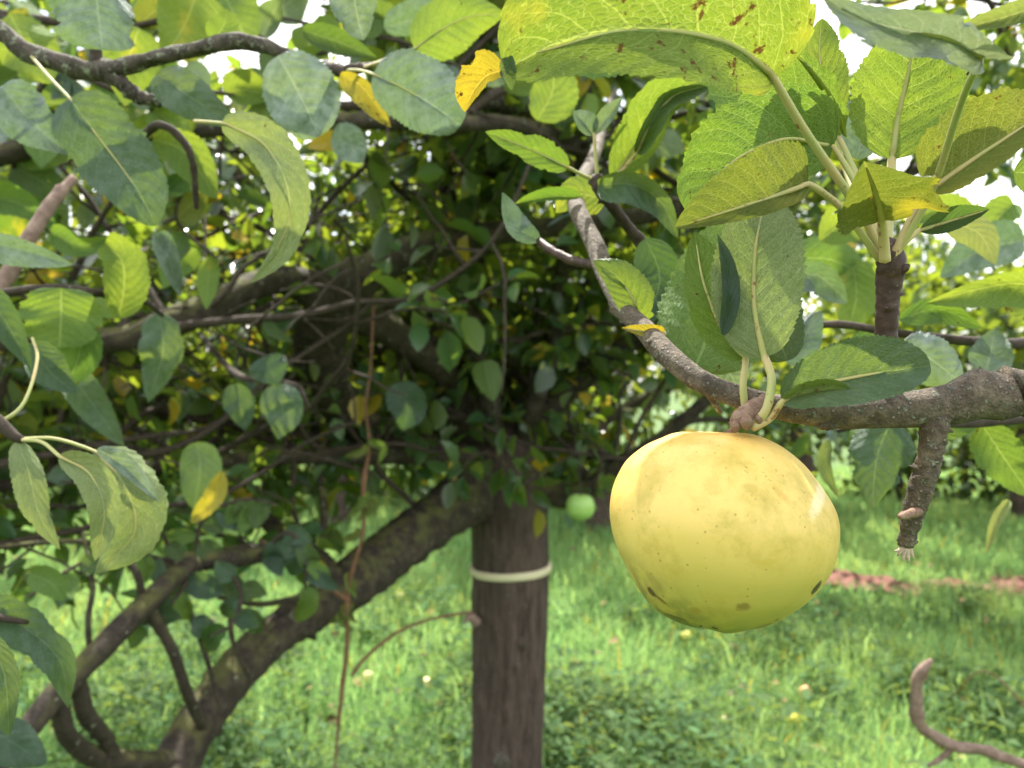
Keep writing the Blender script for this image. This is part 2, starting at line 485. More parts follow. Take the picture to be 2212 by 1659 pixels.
LEAFN = [0]
def leaf(parent, spine, wl, wr, mat='green', al=20, ar=20, under=False, stalk=None, p=0.5, q=0.85, serr=0.085, wave=0.07,
         curl=0.0, notch=0.0, label=None, nu=72, nv=9, seed=None, stalk_w=1.0, tint=None):
    """one leaf. spine: pixels (x, y, depth) base to tip; wl / wr: half widths, in pixels, left and right of the way it runs;
    al / ar: degrees each half is turned towards the eye; under: which face shows"""
    LEAFN[0] += 1
    rs = np.random.default_rng(LEAFN[0] * 13 + 5 if seed is None else seed)
    if nu == 72 and not notch:
        notch = float(rs.choice([0, 0, 0.25, 0.45]))
    if nu == 72:
        wave *= rs.uniform(0.7, 2.0)
        curl += rs.uniform(-35, 30)
        al += rs.uniform(-6, 14)
        ar += rs.uniform(-6, 14)
    pts = PT(spine)
    c = spline(pts, nu)
    d = float(np.mean([q_[1] for q_ in pts]))
    t = np.gradient(c, axis=0)
    t /= np.linalg.norm(t, axis=1)[:, None]
    V = np.array([0, 0, H]) - c
    V /= np.linalg.norm(V, axis=1)[:, None]
    S = np.cross(t, V)
    S /= np.linalg.norm(S, axis=1)[:, None]
    N = np.cross(S, t)
    u = np.linspace(0, 1, nu)
    f = outline(u, p * rs.uniform(0.85, 1.2), q * rs.uniform(0.9, 1.15))
    teeth = 26 if nu > 80 else 20
    saw = (u * teeth + 0.3 * np.sin(u * 31)) % 1.0
    fs = f * (1 + serr * (saw - 0.5) + 0.02 * np.interp(u * 7, np.arange(8), rs.normal(size=8)))
    if notch:
        for _ in range(3):
            cu, wd, dp = rs.uniform(0.15, 0.9), rs.uniform(0.02, 0.07), rs.uniform(0.1, 0.4) * notch
            fs = fs * (1 - dp * np.exp(-((u - cu) / wd) ** 2))
    size = float(np.linalg.norm(np.diff(c, axis=0), axis=1).sum())
    cr = [(rs.uniform(3, 9), rs.uniform(-4, 4), rs.uniform(0, 6.3), rs.uniform(0.3, 1.0)) for _ in range(5)]
    vv = np.linspace(-1, 1, nv)
    verts = np.zeros((nu, nv, 3))
    k1, k2, p1, p2 = rs.uniform(9, 15), rs.uniform(9, 15), rs.uniform(0, 6), rs.uniform(0, 6)
    for j, x in enumerate(vv):
        wpx, ang, kk, pp = (wl, al, k1, p1) if x < 0 else (wr, ar, k2, p2)
        a = R(ang)
        W = wpx * K * d / max(0.25, math.cos(a))
        aa = a + R(curl) * abs(x)
        ff = np.where(abs(x) > 0.99, fs, f * (1 - 0.0 * u))
        off = W * abs(x) * ff
        verts[:, j, :] = c + (S * np.sign(x)) * (off * math.cos(aa))[:, None] + N * (off * math.sin(aa) + size * 0.011 * f * sum(w4 * np.sin(k4 * u * 1.6 + m4 * x + p4) for k4, m4, p4, w4 in cr) + size * 0.006 * min(1.0, 2.5 * abs(x)) * f * np.abs(np.sin(np.pi * 8.5 * (u - 0.2 * abs(x)) + (1.4 if x > 0 else 0))) * (0.4 + wave * 6) + wave * W * x * x * f * np.sin(kk * u + pp))[:, None]
    uv = np.stack([np.repeat(u[:, None], nv, 1), np.repeat((vv * 0.5 + 0.5)[None, :], nu, 0)], -1).reshape(-1, 2)
    i = np.arange(nu - 1)[:, None] * nv
    j = np.arange(nv - 1)[None, :]
    q4 = np.stack([i + j, i + j + 1, i + nv + j + 1, i + nv + j], -1).reshape(-1, 4)
    # S x t = N : this winding faces the eye with its front (top) face unless the under side is wanted
    q4 = q4 if not under else q4[:, ::-1]
    base = pts[0]
    tn = rs.random() if tint is None else tint
    o = add_mesh('leaf', verts.reshape(-1, 3), [q4.astype(np.int32)], LEAF[mat], parent, base, uv=uv, tint=np.full(nu * nv, tn))
    if label:
        o['label'] = label
    if stalk:
        sp = PT(stalk)
        rr = 0.0009 * stalk_w
        off = (-1 if not under else 1) * 0.0004
        rib = [Vector(c[int(k)] + N[int(k)] * off) for k in (nu * 0.08, nu * 0.3, nu * 0.6, nu * 0.88)]
        v, fc = tube_geo(sp + rib, list(np.linspace(rr * 1.25, rr, len(sp))) + [rr * 0.85, rr * 0.65, rr * 0.42, rr * 0.2], n=40, seg=8, rough=0.03, seed=LEAFN[0])
        add_mesh('leaf_stalk', v, fc, M_STALK, o, base)
    return o

def wood(name, parent, pts, wpx, mat, n=60, seg=12, rough=0.05, knobs=0.15, label=None, seed=1):
    """woody tube from pixels (x, y, depth) with widths in pixels"""
    ps, rad, d = [], [], None
    for q_, w_ in zip(pts, wpx):
        d = q_[2] if len(q_) > 2 else d
        ps.append(P(q_[0], q_[1], d))
        rad.append(w_ * K * d / 2)
    v, f = tube_geo(ps, rad, n, seg, rough, knobs, seed)
    o = add_mesh(name, v, f, mat, parent, ps[0] if parent is not None else (0, 0, 0))
    if label:
        o['label'] = label
    return o

# template for crown leaves: 5 x 3 points
TU = np.array([0, 0.22, 0.5, 0.8, 1.0])
TF = np.array([0.05, 0.8, 1.0, 0.6, 0.0])
def leaf_cloud(base, t, n, length, width, tint, fold=0.25, arch=0.25, r_=None):
    """many simple leaves as one geometry. arrays (N,3),(N,3),(N,3),(N,),(N,),(N,)"""
    r_ = r_ or rng
    t = t / (np.linalg.norm(t, axis=1)[:, None] + 1e-9)
    n = n - t * np.sum(n * t, 1)[:, None]
    n /= np.linalg.norm(n, axis=1)[:, None] + 1e-9
    s = np.cross(t, n)
    k = len(base)
    fo = fold * r_.uniform(0.2, 1.6, k)
    ar = arch * r_.uniform(-0.3, 1.6, k)
    V = np.zeros((k, 5, 3, 3))
    for i, (u, f) in enumerate(zip(TU, TF)):
        for j, x in enumerate((-1, 0, 1)):
            h = width * f * abs(x) * fo - length * ar * u * u
            V[:, i, j, :] = base + t * (length * u * (1 - 0.15 * ar * u))[:, None] + s * (width * f * x * 0.5)[:, None] + n * h[:, None]
    q = []
    for i in range(4):
        for j in range(2):
            q.append([i * 3 + j, i * 3 + j + 1, i * 3 + j + 4, i * 3 + j + 3])
    q = np.array(q)[None] + (np.arange(k) * 15)[:, None, None]
    uv = np.stack([np.repeat(TU[:, None], 3, 1), np.repeat(np.array([[0, .5, 1]]), 5, 0)], -1).reshape(-1, 2)
    return V.reshape(-1, 3), [q.reshape(-1, 4).astype(np.int32)], np.tile(uv, (k, 1)), np.repeat(tint, 15)

def unit(v):
    return v / (np.linalg.norm(v, axis=-1, keepdims=True) + 1e-9)

# ------------------------------------------------------------------ ground, soil, grass
def gz(x, y):
    return 0.03 * np.sin(x * 1.3 + 0.4) * np.cos(y * 0.9) + 0.02 * np.sin(x * 3.1 + y * 2.2)

def build_ground():
    nx, ny = 90, 90
    sx = np.sign(np.linspace(-1, 1, nx)) * np.abs(np.linspace(-1, 1, nx)) ** 3 * 150
    sy = np.sign(np.linspace(-1, 1, ny)) * np.abs(np.linspace(-1, 1, ny)) ** 3 * 150 + 4
    X, Y = np.meshgrid(sx, sy)
    Z = gz(X, Y) * np.exp(-((X ** 2 + (Y - 4) ** 2) / 900))
    v = np.stack([X, Y, Z], -1).reshape(-1, 3)
    i = np.arange(ny - 1)[:, None] * nx
    j = np.arange(nx - 1)[None, :]
    q = np.stack([i + j, i + j + 1, i + nx + j + 1, i + nx + j], -1).reshape(-1, 4).astype(np.int32)
    g = G('turf_floor')
    o = g.obj()
    c = g.mix(g.noise(o, 2.5, 6, 0.65), (0.045, 0.085, 0.018), (0.085, 0.16, 0.025))
    c = g.mix(g.ss(g.noise(o, 14, 4), 0.55, 0.75), c, (0.09, 0.07, 0.035))
    pb = g.n('BsdfPrincipled', Base_Color=c, Roughness=0.95, Normal=g.bump(g.noise(o, 30, 5), 0.8, 0.05))
    m = g.finish(pb.outputs[0])
    o = add_mesh('ground', v, [q], m)
    tag(o, kind='structure')
build_ground()

SOIL = []
def build_soil():
    m = plain('red_soil', (0.17, 0.075, 0.055), 0.95, 0.65, 14)
    for (px, py, dpt, a, b, sd_) in ((1845, 1250, 5.75, 0.36, 0.20, 1), (1945, 1262, 5.5, 0.18, 0.10, 5), (2060, 1255, 5.7, 0.26, 0.14, 2), (2215, 1268, 5.5, 0.45, 0.30, 3)):
        r_ = np.random.default_rng(sd_)
        c = P(px, py, dpt)
        n = 40
        th = np.linspace(0, 2 * np.pi, n, endpoint=False)
        rad = 1 + 0.3 * np.sin(2 * th + r_.uniform(0, 6)) + 0.18 * np.sin(5 * th + r_.uniform(0, 6)) + 0.1 * np.sin(11 * th + r_.uniform(0, 6))
        rings = [0.0, 0.25, 0.5, 0.75, 1.0]
        vs = []
        for k, rr in enumerate(rings):
            x = c.x + a * rad * rr * np.cos(th)
            y = dpt + b * 1.6 * rad * rr * np.sin(th)
            z = gz(x, y) + 0.02 + (0.05 * (1 - rr) + r_.normal(0, 0.012, n) * (rr < 1))
            vs.append(np.stack([x, y, z], -1))
        v = np.vstack(vs)
        f = [[k * n + j, k * n + (j + 1) % n, (k + 1) * n + (j + 1) % n, (k + 1) * n + j] for k in range(len(rings) - 1) for j in range(n)]
        o = add_mesh('soil', v, f, m)
        tag(o, kind='structure')
        SOIL.append((c.x, dpt, a * 0.8, b * 1.6 * 0.8))
build_soil()

def build_grass():
    n = 170000
    y = 1.7 + 11.5 * rng.random(n) ** 1.7
    x = (rng.random(n) * 2 - 1) * (0.8 * y + 0.5)
    keep = np.ones(n, bool)
    for cx, cyy, a, b in SOIL:
        keep &= ((x - cx) / a) ** 2 + ((y - cyy) / b) ** 2 > 1
    x, y = x[keep], y[keep]
    n = len(x)
    z = gz(x, y)
    patch = 0.5 + 0.5 * np.sin(x * 2.1 + 1.3 * np.sin(y * 1.7)) * np.cos(y * 1.9 + x)
    h = (0.04 + 0.07 * rng.random(n) + 0.12 * patch ** 2 * rng.random(n) + 0.16 * (rng.random(n) > 0.985)) * (1 + 0.02 * y)
    wd = (0.0035 + 0.003 * rng.random(n)) * (0.7 + 0.16 * y)
    a = rng.random(n) * 2 * np.pi
    ln = h * rng.uniform(0.1, 0.95, n)
    d = np.stack([np.cos(a), np.sin(a), np.zeros(n)], -1)
    a2 = a + np.pi / 2 + rng.normal(0, 0.5, n)
    s = np.stack([np.cos(a2), np.sin(a2), np.zeros(n)], -1) * (wd / 2)[:, None]
    b = np.stack([x, y, z - 0.005], -1)
    up = np.array([0, 0, 1.0])
    m1 = b + up * (h * 0.6)[:, None] + d * (ln * 0.3)[:, None]
    tp = b + up * h[:, None] + d * ln[:, None]
    V = np.stack([b - s, b + s, m1 + s * 0.8, m1 - s * 0.8, tp], 1).reshape(-1, 3)
    k = np.arange(n)[:, None] * 5
    q = (k + np.array([[0, 1, 2, 3]])).astype(np.int32)
    tr = (k + np.array([[3, 2, 4]])).astype(np.int32)
    tint = np.clip(0.45 * rng.random(n) + 0.45 * patch + (rng.random(n) > 0.96) * 0.6, 0, 0.99)
    o = add_mesh('grass', V, [q, tr], M_GRASS, tint=np.repeat(tint, 5))
    tag(o, 'short green orchard grass with uneven tufts', 'grass', kind='stuff')
build_grass()

def build_litter():
    r_ = np.random.default_rng(31)
    n = 380
    y = 1.8 + 5 * r_.random(n) ** 1.4
    x = (r_.random(n) * 2 - 1) * 0.75 * y
    base = np.stack([x, y, gz(x, y) + r_.uniform(0.02, 0.11, n)], -1)
    a = r_.random(n) * 6.28
    t = np.stack([np.cos(a), np.sin(a), r_.normal(0, 0.3, n)], -1)
    nn = np.stack([r_.normal(0, 0.5, n), r_.normal(0, 0.5, n), np.ones(n)], -1)
    ln = r_.uniform(0.03, 0.07, n)
    g = G('dead_leaf')
    tt = g.attr('tint')
    c = g.mix(tt, (0.09, 0.05, 0.025), (0.27, 0.19, 0.06))
    m = g.finish(g.n('BsdfPrincipled', Base_Color=c, Roughness=0.8).outputs[0])
    v, f, uv, ti = leaf_cloud(base, t, nn, ln, ln * 0.6, r_.random(n), r_=r_)
    tag(add_mesh('leaf_litter', v, f, m, tint=ti), 'scattered yellow and brown dead leaves lying in the grass', 'leaf litter', kind='stuff')
build_litter()

def build_weeds():
    r_ = np.random.default_rng(21)
    cx, cyy = [], []
    while len(cx) < 1500:
        y = r_.uniform(2.0, 5.0)
        x = r_.uniform(-1, 1) * 0.75 * y
        dens = 0.5 + 0.5 * math.sin(x * 2.7 + 0.6) * math.sin(y * 2.3 + x * 0.8)
        if y > 3.6:
            dens *= 0.35
        if r_.random() < dens ** 1.1:
            cx.append(x); cyy.append(y)
    cx, cyy = np.array(cx), np.array(cyy)
    k = 26
    n = len(cx) * k
    ht = np.repeat(r_.uniform(0.06, 0.34, len(cx)) * r_.uniform(0.5, 1, len(cx)), k)
    fr = r_.random(n)
    X = np.repeat(cx, k) + r_.normal(0, 0.05, n)
    Y = np.repeat(cyy, k) + r_.normal(0, 0.05, n)
    Z = gz(X, Y) + ht * fr
    a = r_.random(n) * 2 * np.pi
    t = np.stack([np.cos(a), np.sin(a), r_.uniform(-0.2, 0.8, n)], -1)
    nn = np.stack([r_.normal(0, 0.4, n), r_.normal(0, 0.4, n), np.ones(n)], -1)
    ln = np.repeat(r_.uniform(0.018, 0.065, len(cx)), k) * r_.uniform(0.7, 1.3, n)
    tint = np.repeat(r_.random(len(cx)) * 0.8, k) + r_.random(n) * 0.12
    v, f, uv, ti = leaf_cloud(np.stack([X, Y, Z], -1), t, nn, ln, ln * np.repeat(r_.uniform(0.15, 0.6, len(cx)), k), tint, r_=r_)
    o = add_mesh('weeds', v, f, M_WEED, tint=ti)
    tag(o, 'low dark green broad-leaved weeds growing through the grass', 'weeds', kind='stuff')
build_weeds()

# ------------------------------------------------------------------ far trees, hedge
def crown_geo(blobs, count, size, r_, zmin=None):
    """leaves over the shells of many small clumps, gaps between them"""
    w_ = np.array([b[3] ** 2 for b in blobs])
    idx = r_.choice(len(blobs), count, p=w_ / w_.sum())
    B = np.array(blobs)[idx]
    dr = unit(r_.normal(size=(count, 3)))
    rad = B[:, 3] * np.power(r_.random(count), 0.45)
    p = B[:, :3] + dr * rad[:, None] * np.array([1, 1, 0.8])
    t = unit(dr * 0.6 + r_.normal(size=(count, 3)) * 0.7 + np.array([0, 0, -0.35]))
    n = unit(r_.normal(size=(count, 3)) * 0.55 + np.array([0, 0, 1.0]))
    ln = size * r_.uniform(0.6, 1.3, count)
    tint = np.clip(0.3 * r_.random(count) + 0.5 * ((idx * 0.618) % 1.0) + (r_.random(count) > 0.985) * 0.3, 0, 1)
    return leaf_cloud(p, t, n, ln, ln * r_.uniform(0.5, 0.75, count), tint, r_=r_)

def far_tree_meshes(seed, hgt, spread, count, size):
    r_ = np.random.default_rng(seed)
    gs = []
    gs.append(tube_geo([(0, 0, -0.05), (0.03, 0, 0.6), (0.0, 0.04, 1.2)], [0.16, 0.12, 0.11], 20, 12, 0.06, 0.1, seed))
    trunk = join_geo(gs)
    limbs, blobs = [], []
    for k in range(9):
        a = k * 2.4 + r_.uniform(-0.4, 0.4)
        rr = spread * r_.uniform(0.55, 1.0)
        zz = r_.uniform(1.5, hgt - 0.5)
        e = Vector((math.cos(a) * rr, math.sin(a) * rr, zz))
        m_ = Vector((e.x * 0.45, e.y * 0.45, 1.15 + (zz - 1.15) * 0.6))
        limbs.append(tube_geo([(0, 0.03, 1.1), m_, e], [0.07, 0.045, 0.012], 16, 7, 0.05, 0, seed + k))
        for q_ in range(5):
            f = r_.uniform(0.35, 1.15)
            c = m_.lerp(e, f) if f <= 1 else e
            blobs.append((c.x + r_.normal(0, 0.25), c.y + r_.normal(0, 0.25), c.z + r_.normal(0.05, 0.25), r_.uniform(0.25, 0.55)))
    limb = join_geo(limbs)
    v, f, uv, ti = crown_geo(blobs, count, size, r_)
    return (mesh_from('trunk', *trunk, M_TRUNK), mesh_from('limb', *limb, M_LIMB), mesh_from('crown', v, f, M_FAR, tint=ti))

FT = [far_tree_meshes(3, 3.9, 1.7, 3600, 0.11), far_tree_meshes(8, 4.6, 1.9, 4600, 0.12), far_tree_meshes(15, 3.4, 1.6, 4200, 0.10)]
FAR = [(-5.4, 6.3, 1, 1.0, 0.3, 'broad orchard tree standing behind the low drooping limb'),
       (-1.9, 8.3, 0, 1.1, 1.2, 'orchard tree in shade behind the dark main crotch'),
       (0.9, 7.8, 1, 1.0, 2.2, 'orchard tree just behind the banded trunk, towards the apple'),
       (3.3, 8.8, 2, 1.0, 0.7, 'lower orchard tree behind the yellow apple'),
       (5.6, 8.4, 2, 0.95, 3.5, 'orchard tree beyond the red soil strip, below the open sky'),
       (3.65, 4.9, 2, 1.05, 1.9, 'orchard tree reaching in from beyond the picture edge, behind the upright twig'),
       (-6.8, 11.5, 0, 1.25, 4.1, 'distant orchard tree on the far side of the lawn, deep in the crown gaps'),
       (-0.4, 12.0, 1, 1.2, 5.1, 'distant orchard tree seen in the gap above the banded trunk')]
for (x, y, k, s, rz, lab) in FAR:
    o = empty('orchard_tree', lab, 'tree', (x, y, 0), 'orchard trees across the lawn')
    o.scale = (s, s, s * (0.86 if x == 3.65 else 1.0))
    o.rotation_euler = (0, 0, rz)
    for nm, me in zip(('trunk', 'limb', 'crown'), FT[k]):
        ch = bpy.data.objects.new(nm, me)
        COL.objects.link(ch)
        ch.parent = o

def build_hedge():
    r_ = np.random.default_rng(4)
    blobs = []
    for k in range(190):
        x = r_.uniform(-12, 13)
        top = 2.2 + 0.5 * math.sin(x * 0.9) + (0.4 if x < 0 else -0.3)
        blobs.append((x, 9.7 + r_.normal(0, 0.4), r_.uniform(0.1, top), r_.uniform(0.4, 0.75)))
    v, f, uv, ti = crown_geo(blobs, 19000, 0.14, r_)
    root = empty('hedge', 'dark mixed hedge closing the far end of the lawn', 'hedge', (0, 9.7, 0))
    add_mesh('foliage', v, f, M_HEDGE, root, (0, 9.7, 0), tint=ti)['kind'] = 'stuff'
    stems = []
    for k in range(40):
        x = -12 + k * 0.63 + r_.normal(0, 0.1)
        stems.append(tube_geo([(x, 9.8, -0.05), (x + r_.normal(0, .1), 9.8, 1.0), (x + r_.normal(0, .3), 9.8, 2.2)], [0.05, 0.04, 0.015], 8, 6, 0.05, 0, k))
    v, f = join_geo(stems)
    add_mesh('stems', v, f, M_TWIG, root, (0, 9.7, 0))['kind'] = 'stuff'
build_hedge()

# ------------------------------------------------------------------ the banded apple tree
TB = Vector(((1095 - 1106) * K * 2.2, 2.2, 0))
tree = empty('apple_tree', 'old apple tree with a dark rough trunk wearing a pale band', 'tree', TB)

def tree_tube(name, pts, radii, mat, n=50, seg=14, rough=0.05, knobs=0.1, seed=0, label=None, ridges=0.0):
    v, f = tube_geo(pts, radii, n, seg, rough, knobs, seed, ridges)
    o = add_mesh(name, v, f, mat, tree, pts[0])
    if label: o['label'] = label
    return o

D0 = 2.2
def tw(px): return px * K * D0 / 2
tr_pts = [(TB.x - 0.01, 2.2, -0.1), (TB.x - 0.01, 2.2, 0.05), P(1094, 1660, D0), P(1098, 1500, D0), P(1103, 1240, D0), P(1101, 1130, D0), P(1095, 1050, D0), P(1085, 985, D0), P(1070, 930, D0)]
tree_tube('trunk', tr_pts, [0.17, 0.14, tw(156), tw(158), tw(166), tw(166), tw(178), tw(160), tw(90)], M_TRUNK, 140, 72, 0.006, 0.0, 3, None, 0.012)

tree_tube('knot', [P(1030, 1345, 2.11), P(1015, 1332, 2.10), P(1003, 1345, 2.09)], [0.016, 0.010, 0.004], M_STICK, 14, 10, 0.08, 0, 5, 'small pale broken stub on the trunk')
tree_tube('knot', [P(1085, 1640, 2.14), P(1084, 1640, 2.10), P(1082, 1642, 2.085)], [0.03, 0.022, 0.010], M_LICHEN, 14, 12, 0.12, 0.2, 6)
tree_tube('knot', [P(1120, 1390, 2.14), P(1122, 1388, 2.105), P(1122, 1390, 2.095)], [0.035, 0.026, 0.012], M_TRUNK, 14, 12, 0.10, 0.2, 7)
limb_paths = []
def limb(pts, wpx, seed, label=None, n=60, mat=None, rough=0.07):
    ps, rad, d = [], [], None
    for q_, w_ in zip(pts, wpx):
        d = q_[2] if len(q_) > 2 else d
        ps.append(P(q_[0], q_[1], d))
        rad.append(w_ * K * d / 2)
    tree_tube('limb', ps, rad, mat or M_LIMB, n, 16, rough * 0.6, 0.06, seed, label, 0.03)
    limb_paths.append((ps, rad))

limb([(1080, 1050, 2.2), (1010, 1075, 2.12), (930, 1130, 2.0), (830, 1205, 1.85), (740, 1275, 1.7), (640, 1340, 1.58), (540, 1420, 1.48), (450, 1530, 1.38), (385, 1640, 1.3), (330, 1760, 1.22), (240, 1930, 1.18), (90, 2090, 1.12)],
     [120, 125, 110, 112, 108, 92, 92, 96, 100, 104, 70, 20], 11, 'mossy limb drooping towards the lower corner of the lawn', 110)
limb([(1075, 1000, 2.2), (1000, 900, 2.2), (955, 800, 2.05), (850, 720, 1.85), (730, 650, 1.7), (600, 605, 1.55), (480, 650, 1.42), (390, 690, 1.36), (270, 730, 1.3), (60, 740, 1.25), (-160, 720, 1.2)],
     [110, 80, 64, 68, 96, 62, 64, 66, 58, 48, 40], 12, n=100)
limb([(1060, 1010, 2.2), (900, 965, 2.1), (740, 880, 1.95), (690, 760, 1.8), (725, 650, 1.7), (800, 590, 1.65), (880, 550, 1.62), (990, 515, 1.6), (1190, 492, 1.6), (1400, 465, 1.55), (1600, 430, 1.5)],
     [60, 60, 80, 105, 115, 80, 72, 58, 46, 36, 24], 13, n=90)
limb([(1135, 1050, 2.2), (1230, 1070, 2.15), (1310, 1030, 2.1), (1450, 930, 2.0), (1600, 800, 1.9)], [70, 52, 42, 32, 22], 14)
limb([(960, 800, 2.35), (830, 700, 2.3), (970, 745, 2.2), (1080, 775, 2.15), (1190, 775, 2.1)], [40, 36, 36, 34, 30], 15)
limb([(1120, 985, 2.2), (1160, 850, 2.1), (1195, 760, 2.05), (1205, 650, 2.0), (1215, 570, 1.95), (1230, 420, 1.8), (1260, 330, 1.55)], [60, 40, 36, 34, 28, 24, 20], 16)
limb([(1290, 420, 1.75), (1255, 330, 1.5), (1130, 275, 1.25), (960, 266, 1.15), (750, 262, 1.1), (560, 272, 1.05), (330, 287, 1.0), (130, 310, 0.95), (0, 335, 0.9), (-180, 390, 0.9)],
     [26, 34, 38, 36, 34, 33, 40, 42, 46, 44], 17, 'dark horizontal limb crossing behind the big grey-green leaves', 90)
limb([(900, 275, 1.2), (990, 240, 1.25), (1090, 226, 1.28), (1200, 222, 1.3), (1290, 180, 1.35), (1500, 60, 1.4)], [18, 34, 40, 40, 28, 20], 18, 'lichen covered limb', 60, M_LICHEN, 0.12)
limb([(745, 1255, 1.72), (600, 1195, 1.5), (430, 1215, 1.3), (320, 1300, 1.12), (220, 1400, 1.04), (130, 1490, 1.0), (40, 1600, 0.95), (-60, 1720, 0.9)], [40, 36, 40, 48, 50, 52, 50, 48], 19, n=70)
limb([(315, 1305, 1.12), (370, 1400, 1.14), (405, 1500, 1.2), (440, 1575, 1.34)], [28, 24, 24, 24], 20)
limb([(130, 1490, 1.0), (140, 1580, 1.02), (200, 1632, 1.1), (290, 1645, 1.18), (385, 1645, 1.3)], [40, 38, 42, 44, 46], 21)
limb([(165, 1455, 1.02), (185, 1540, 1.05), (225, 1590, 1.1), (250, 1640, 1.14)], [34, 36, 32, 30], 22)
for k_, (pts_, w_) in enumerate((
        ([(330, 1225, 1.28), (420, 1212, 1.3), (520, 1205, 1.32), (600, 1195, 1.36)], [30, 44, 40, 22]),
        ([(405, 1215, 1.3), (400, 1290, 1.28), (440, 1400, 1.3), (478, 1540, 1.32)], [16, 15, 13, 8]),
        ([(500, 1210, 1.32), (498, 1330, 1.3), (505, 1390, 1.3), (545, 1480, 1.36)], [13, 12, 11, 8]),
        ([(470, 1290, 1.35), (560, 1305, 1.36), (640, 1290, 1.4), (700, 1265, 1.5)], [10, 13, 12, 8]),
        ([(195, 1420, 1.05), (190, 1340, 1.05), (200, 1260, 1.06), (180, 1150, 1.1)], [13, 12, 11, 7]),
        ([(310, 1300, 1.12), (290, 1230, 1.1), (230, 1180, 1.1), (120, 1170, 1.1), (-60, 1190, 1.05)], [18, 15, 14, 12, 10]),
        ([(735, 1270, 1.72), (690, 1215, 1.75), (640, 1180, 1.8), (560, 1110, 1.9), (500, 1060, 2.0)], [70, 56, 46, 34, 22]),
        ([(690, 1215, 1.75), (700, 1110, 1.8), (690, 1000, 1.9), (720, 900, 2.0)], [18, 16, 14, 10]))):
    limb(pts_, w_, 90 + k_, n=40)
    limb_paths.pop()
# upper limbs, mostly hidden in the crown
up = [[(1075, 985, 2.2)], [(1070, 985, 2.2)], [(1060, 990, 2.25)], [(1075, 960, 2.2)], [(1090, 960, 2.25)], [(1060, 960, 2.22)], [(1085, 955, 2.3)], [(1075, 965, 2.15)]]
ends = [((-0.6, 1.75, 1.33), (-1.15, 1.15, 1.30)), ((-0.9, 2.0, 1.42), (-1.9, 1.9, 1.42)), ((-0.7, 2.9, 1.45), (-1.7, 3.3, 1.45)), ((0.25, 2.4, 1.7), (0.7, 2.7, 2.5)), ((-0.1, 2.6, 2.0), (-0.3, 3.2, 2.9)), ((-0.6, 2.3, 1.9), (-1.3, 2.2, 2.6)), ((0.6, 2.2, 1.8), (1.5, 1.9, 2.3)), ((-0.15, 1.75, 1.95), (-0.25, 1.2, 2.5))]
for k, (a, (m_, e)) in enumerate(zip(up, ends)):
    ps = [PT(a)[0], Vector(m_), Vector(e)]
    tree_tube('limb', ps, [0.045, 0.024, 0.01] if 2 < k < 7 else [0.03, 0.018, 0.008], M_LIMB, 40, 10, 0.06, 0.1, 40 + k)
    limb_paths.append((ps, [0.05, 0.035, 0.012]))

def zlow(x, y):
    return H - 0.15 * min(y, 2.2) - (0.17 if x < -0.22 * y else 0.0)

def grow():
    r_ = np.random.default_rng(77)
    sec, twigs, starts = [], [], []
    for li, (ps, rad) in enumerate(limb_paths):
        if li in (8, 9, 10, 11):
            continue
        c = spline(ps, 60)
        length = np.linalg.norm(np.diff(c, axis=0), axis=1).sum()
        for _ in range(int((6.5 + 7 * length) * (2.2 if li in (12, 13, 14) else 1.4 if li == 6 or li > 14 else 0.8))):
            starts.append((li, c[r_.integers(8, 60)]))
    for li, s in starts:
        d = np.array([r_.normal(0, 1), r_.normal(0.35, 0.8), r_.uniform(-0.15, 1.1)])
        if li in (1, 2, 3, 4, 5):
            d[1] = 0.25 + abs(d[1])          # grow away behind the limb
        d = unit(d)
        n = 9
        pts = [s]
        bad = False
        L_ = r_.uniform(0.35, 1.0)
        for i in range(n):
            d = unit(d + r_.normal(0, 0.22, 3) + np.array([0, 0, 0.02]))
            q_ = pts[-1] + d * L_ / n
            if q_[1] < (0.7 if q_[0] < -0.35 else 1.15) or q_[2] < zlow(q_[0], q_[1]) or q_[2] > 3.4:
                bad = bad or i > 1 or q_[2] < zlow(q_[0], q_[1]) - 0.1
                d = unit(d + np.array([0, 0.9 if q_[1] < 1.2 else 0, 0.5 if q_[2] < 2 else -0.9]))
                q_ = pts[-1] + d * L_ / n
            pts.append(q_)
        if bad or min(p[1] for p in pts[1:]) < 0.6:
            continue
        sec.append(np.array(pts))
    lb, lt, ln_ = [], [], []
    for pts in sec:
        c = spline(pts, 40)
        for _ in range(9):
            i = r_.integers(6, 40)
            d = unit(np.array([r_.normal(0, 1), r_.normal(0, 1), r_.uniform(-0.7, 0.9)]))
            L_ = r_.uniform(0.08, 0.30)
            tp = [c[i]]
            for k in range(5):
                d = unit(d + r_.normal(0, 0.2, 3) + np.array([0, 0, -0.06]))
                tp.append(tp[-1] + d * L_ / 5)
            tp = np.array(tp)
            if tp[:, 1].min() < (0.65 if tp[0, 0] < -0.35 else 1.05) or any(q_[2] < zlow(q_[0], q_[1]) - 0.04 for q_ in tp):
                continue
            twigs.append(tp)
            m = r_.integers(6, 12)
            q0 = tp[2]
            if -0.8 < q0[0] < 0.3 and 0.95 < q0[1] < 2.4 and 1.3 < q0[2] < 1.95 and r_.random() < (0.72 if q0[1] < 1.7 else 0.4):
                continue                      # the inner crown is bare: twigs without leaves
            cc = spline(tp, 24)
            for k in range(m):
                ii = int(np.clip(24 * (0.15 + 0.85 * (k + 1) / m), 0, 23))
                out = unit(d * 0.4 + r_.normal(0, 0.8, 3) + np.array([0, 0, -0.15]))
                lb.append(cc[ii] + out * r_.uniform(0.008, 0.025))
                lt.append(out)
    return sec, twigs, np.array(lb), np.array(lt)

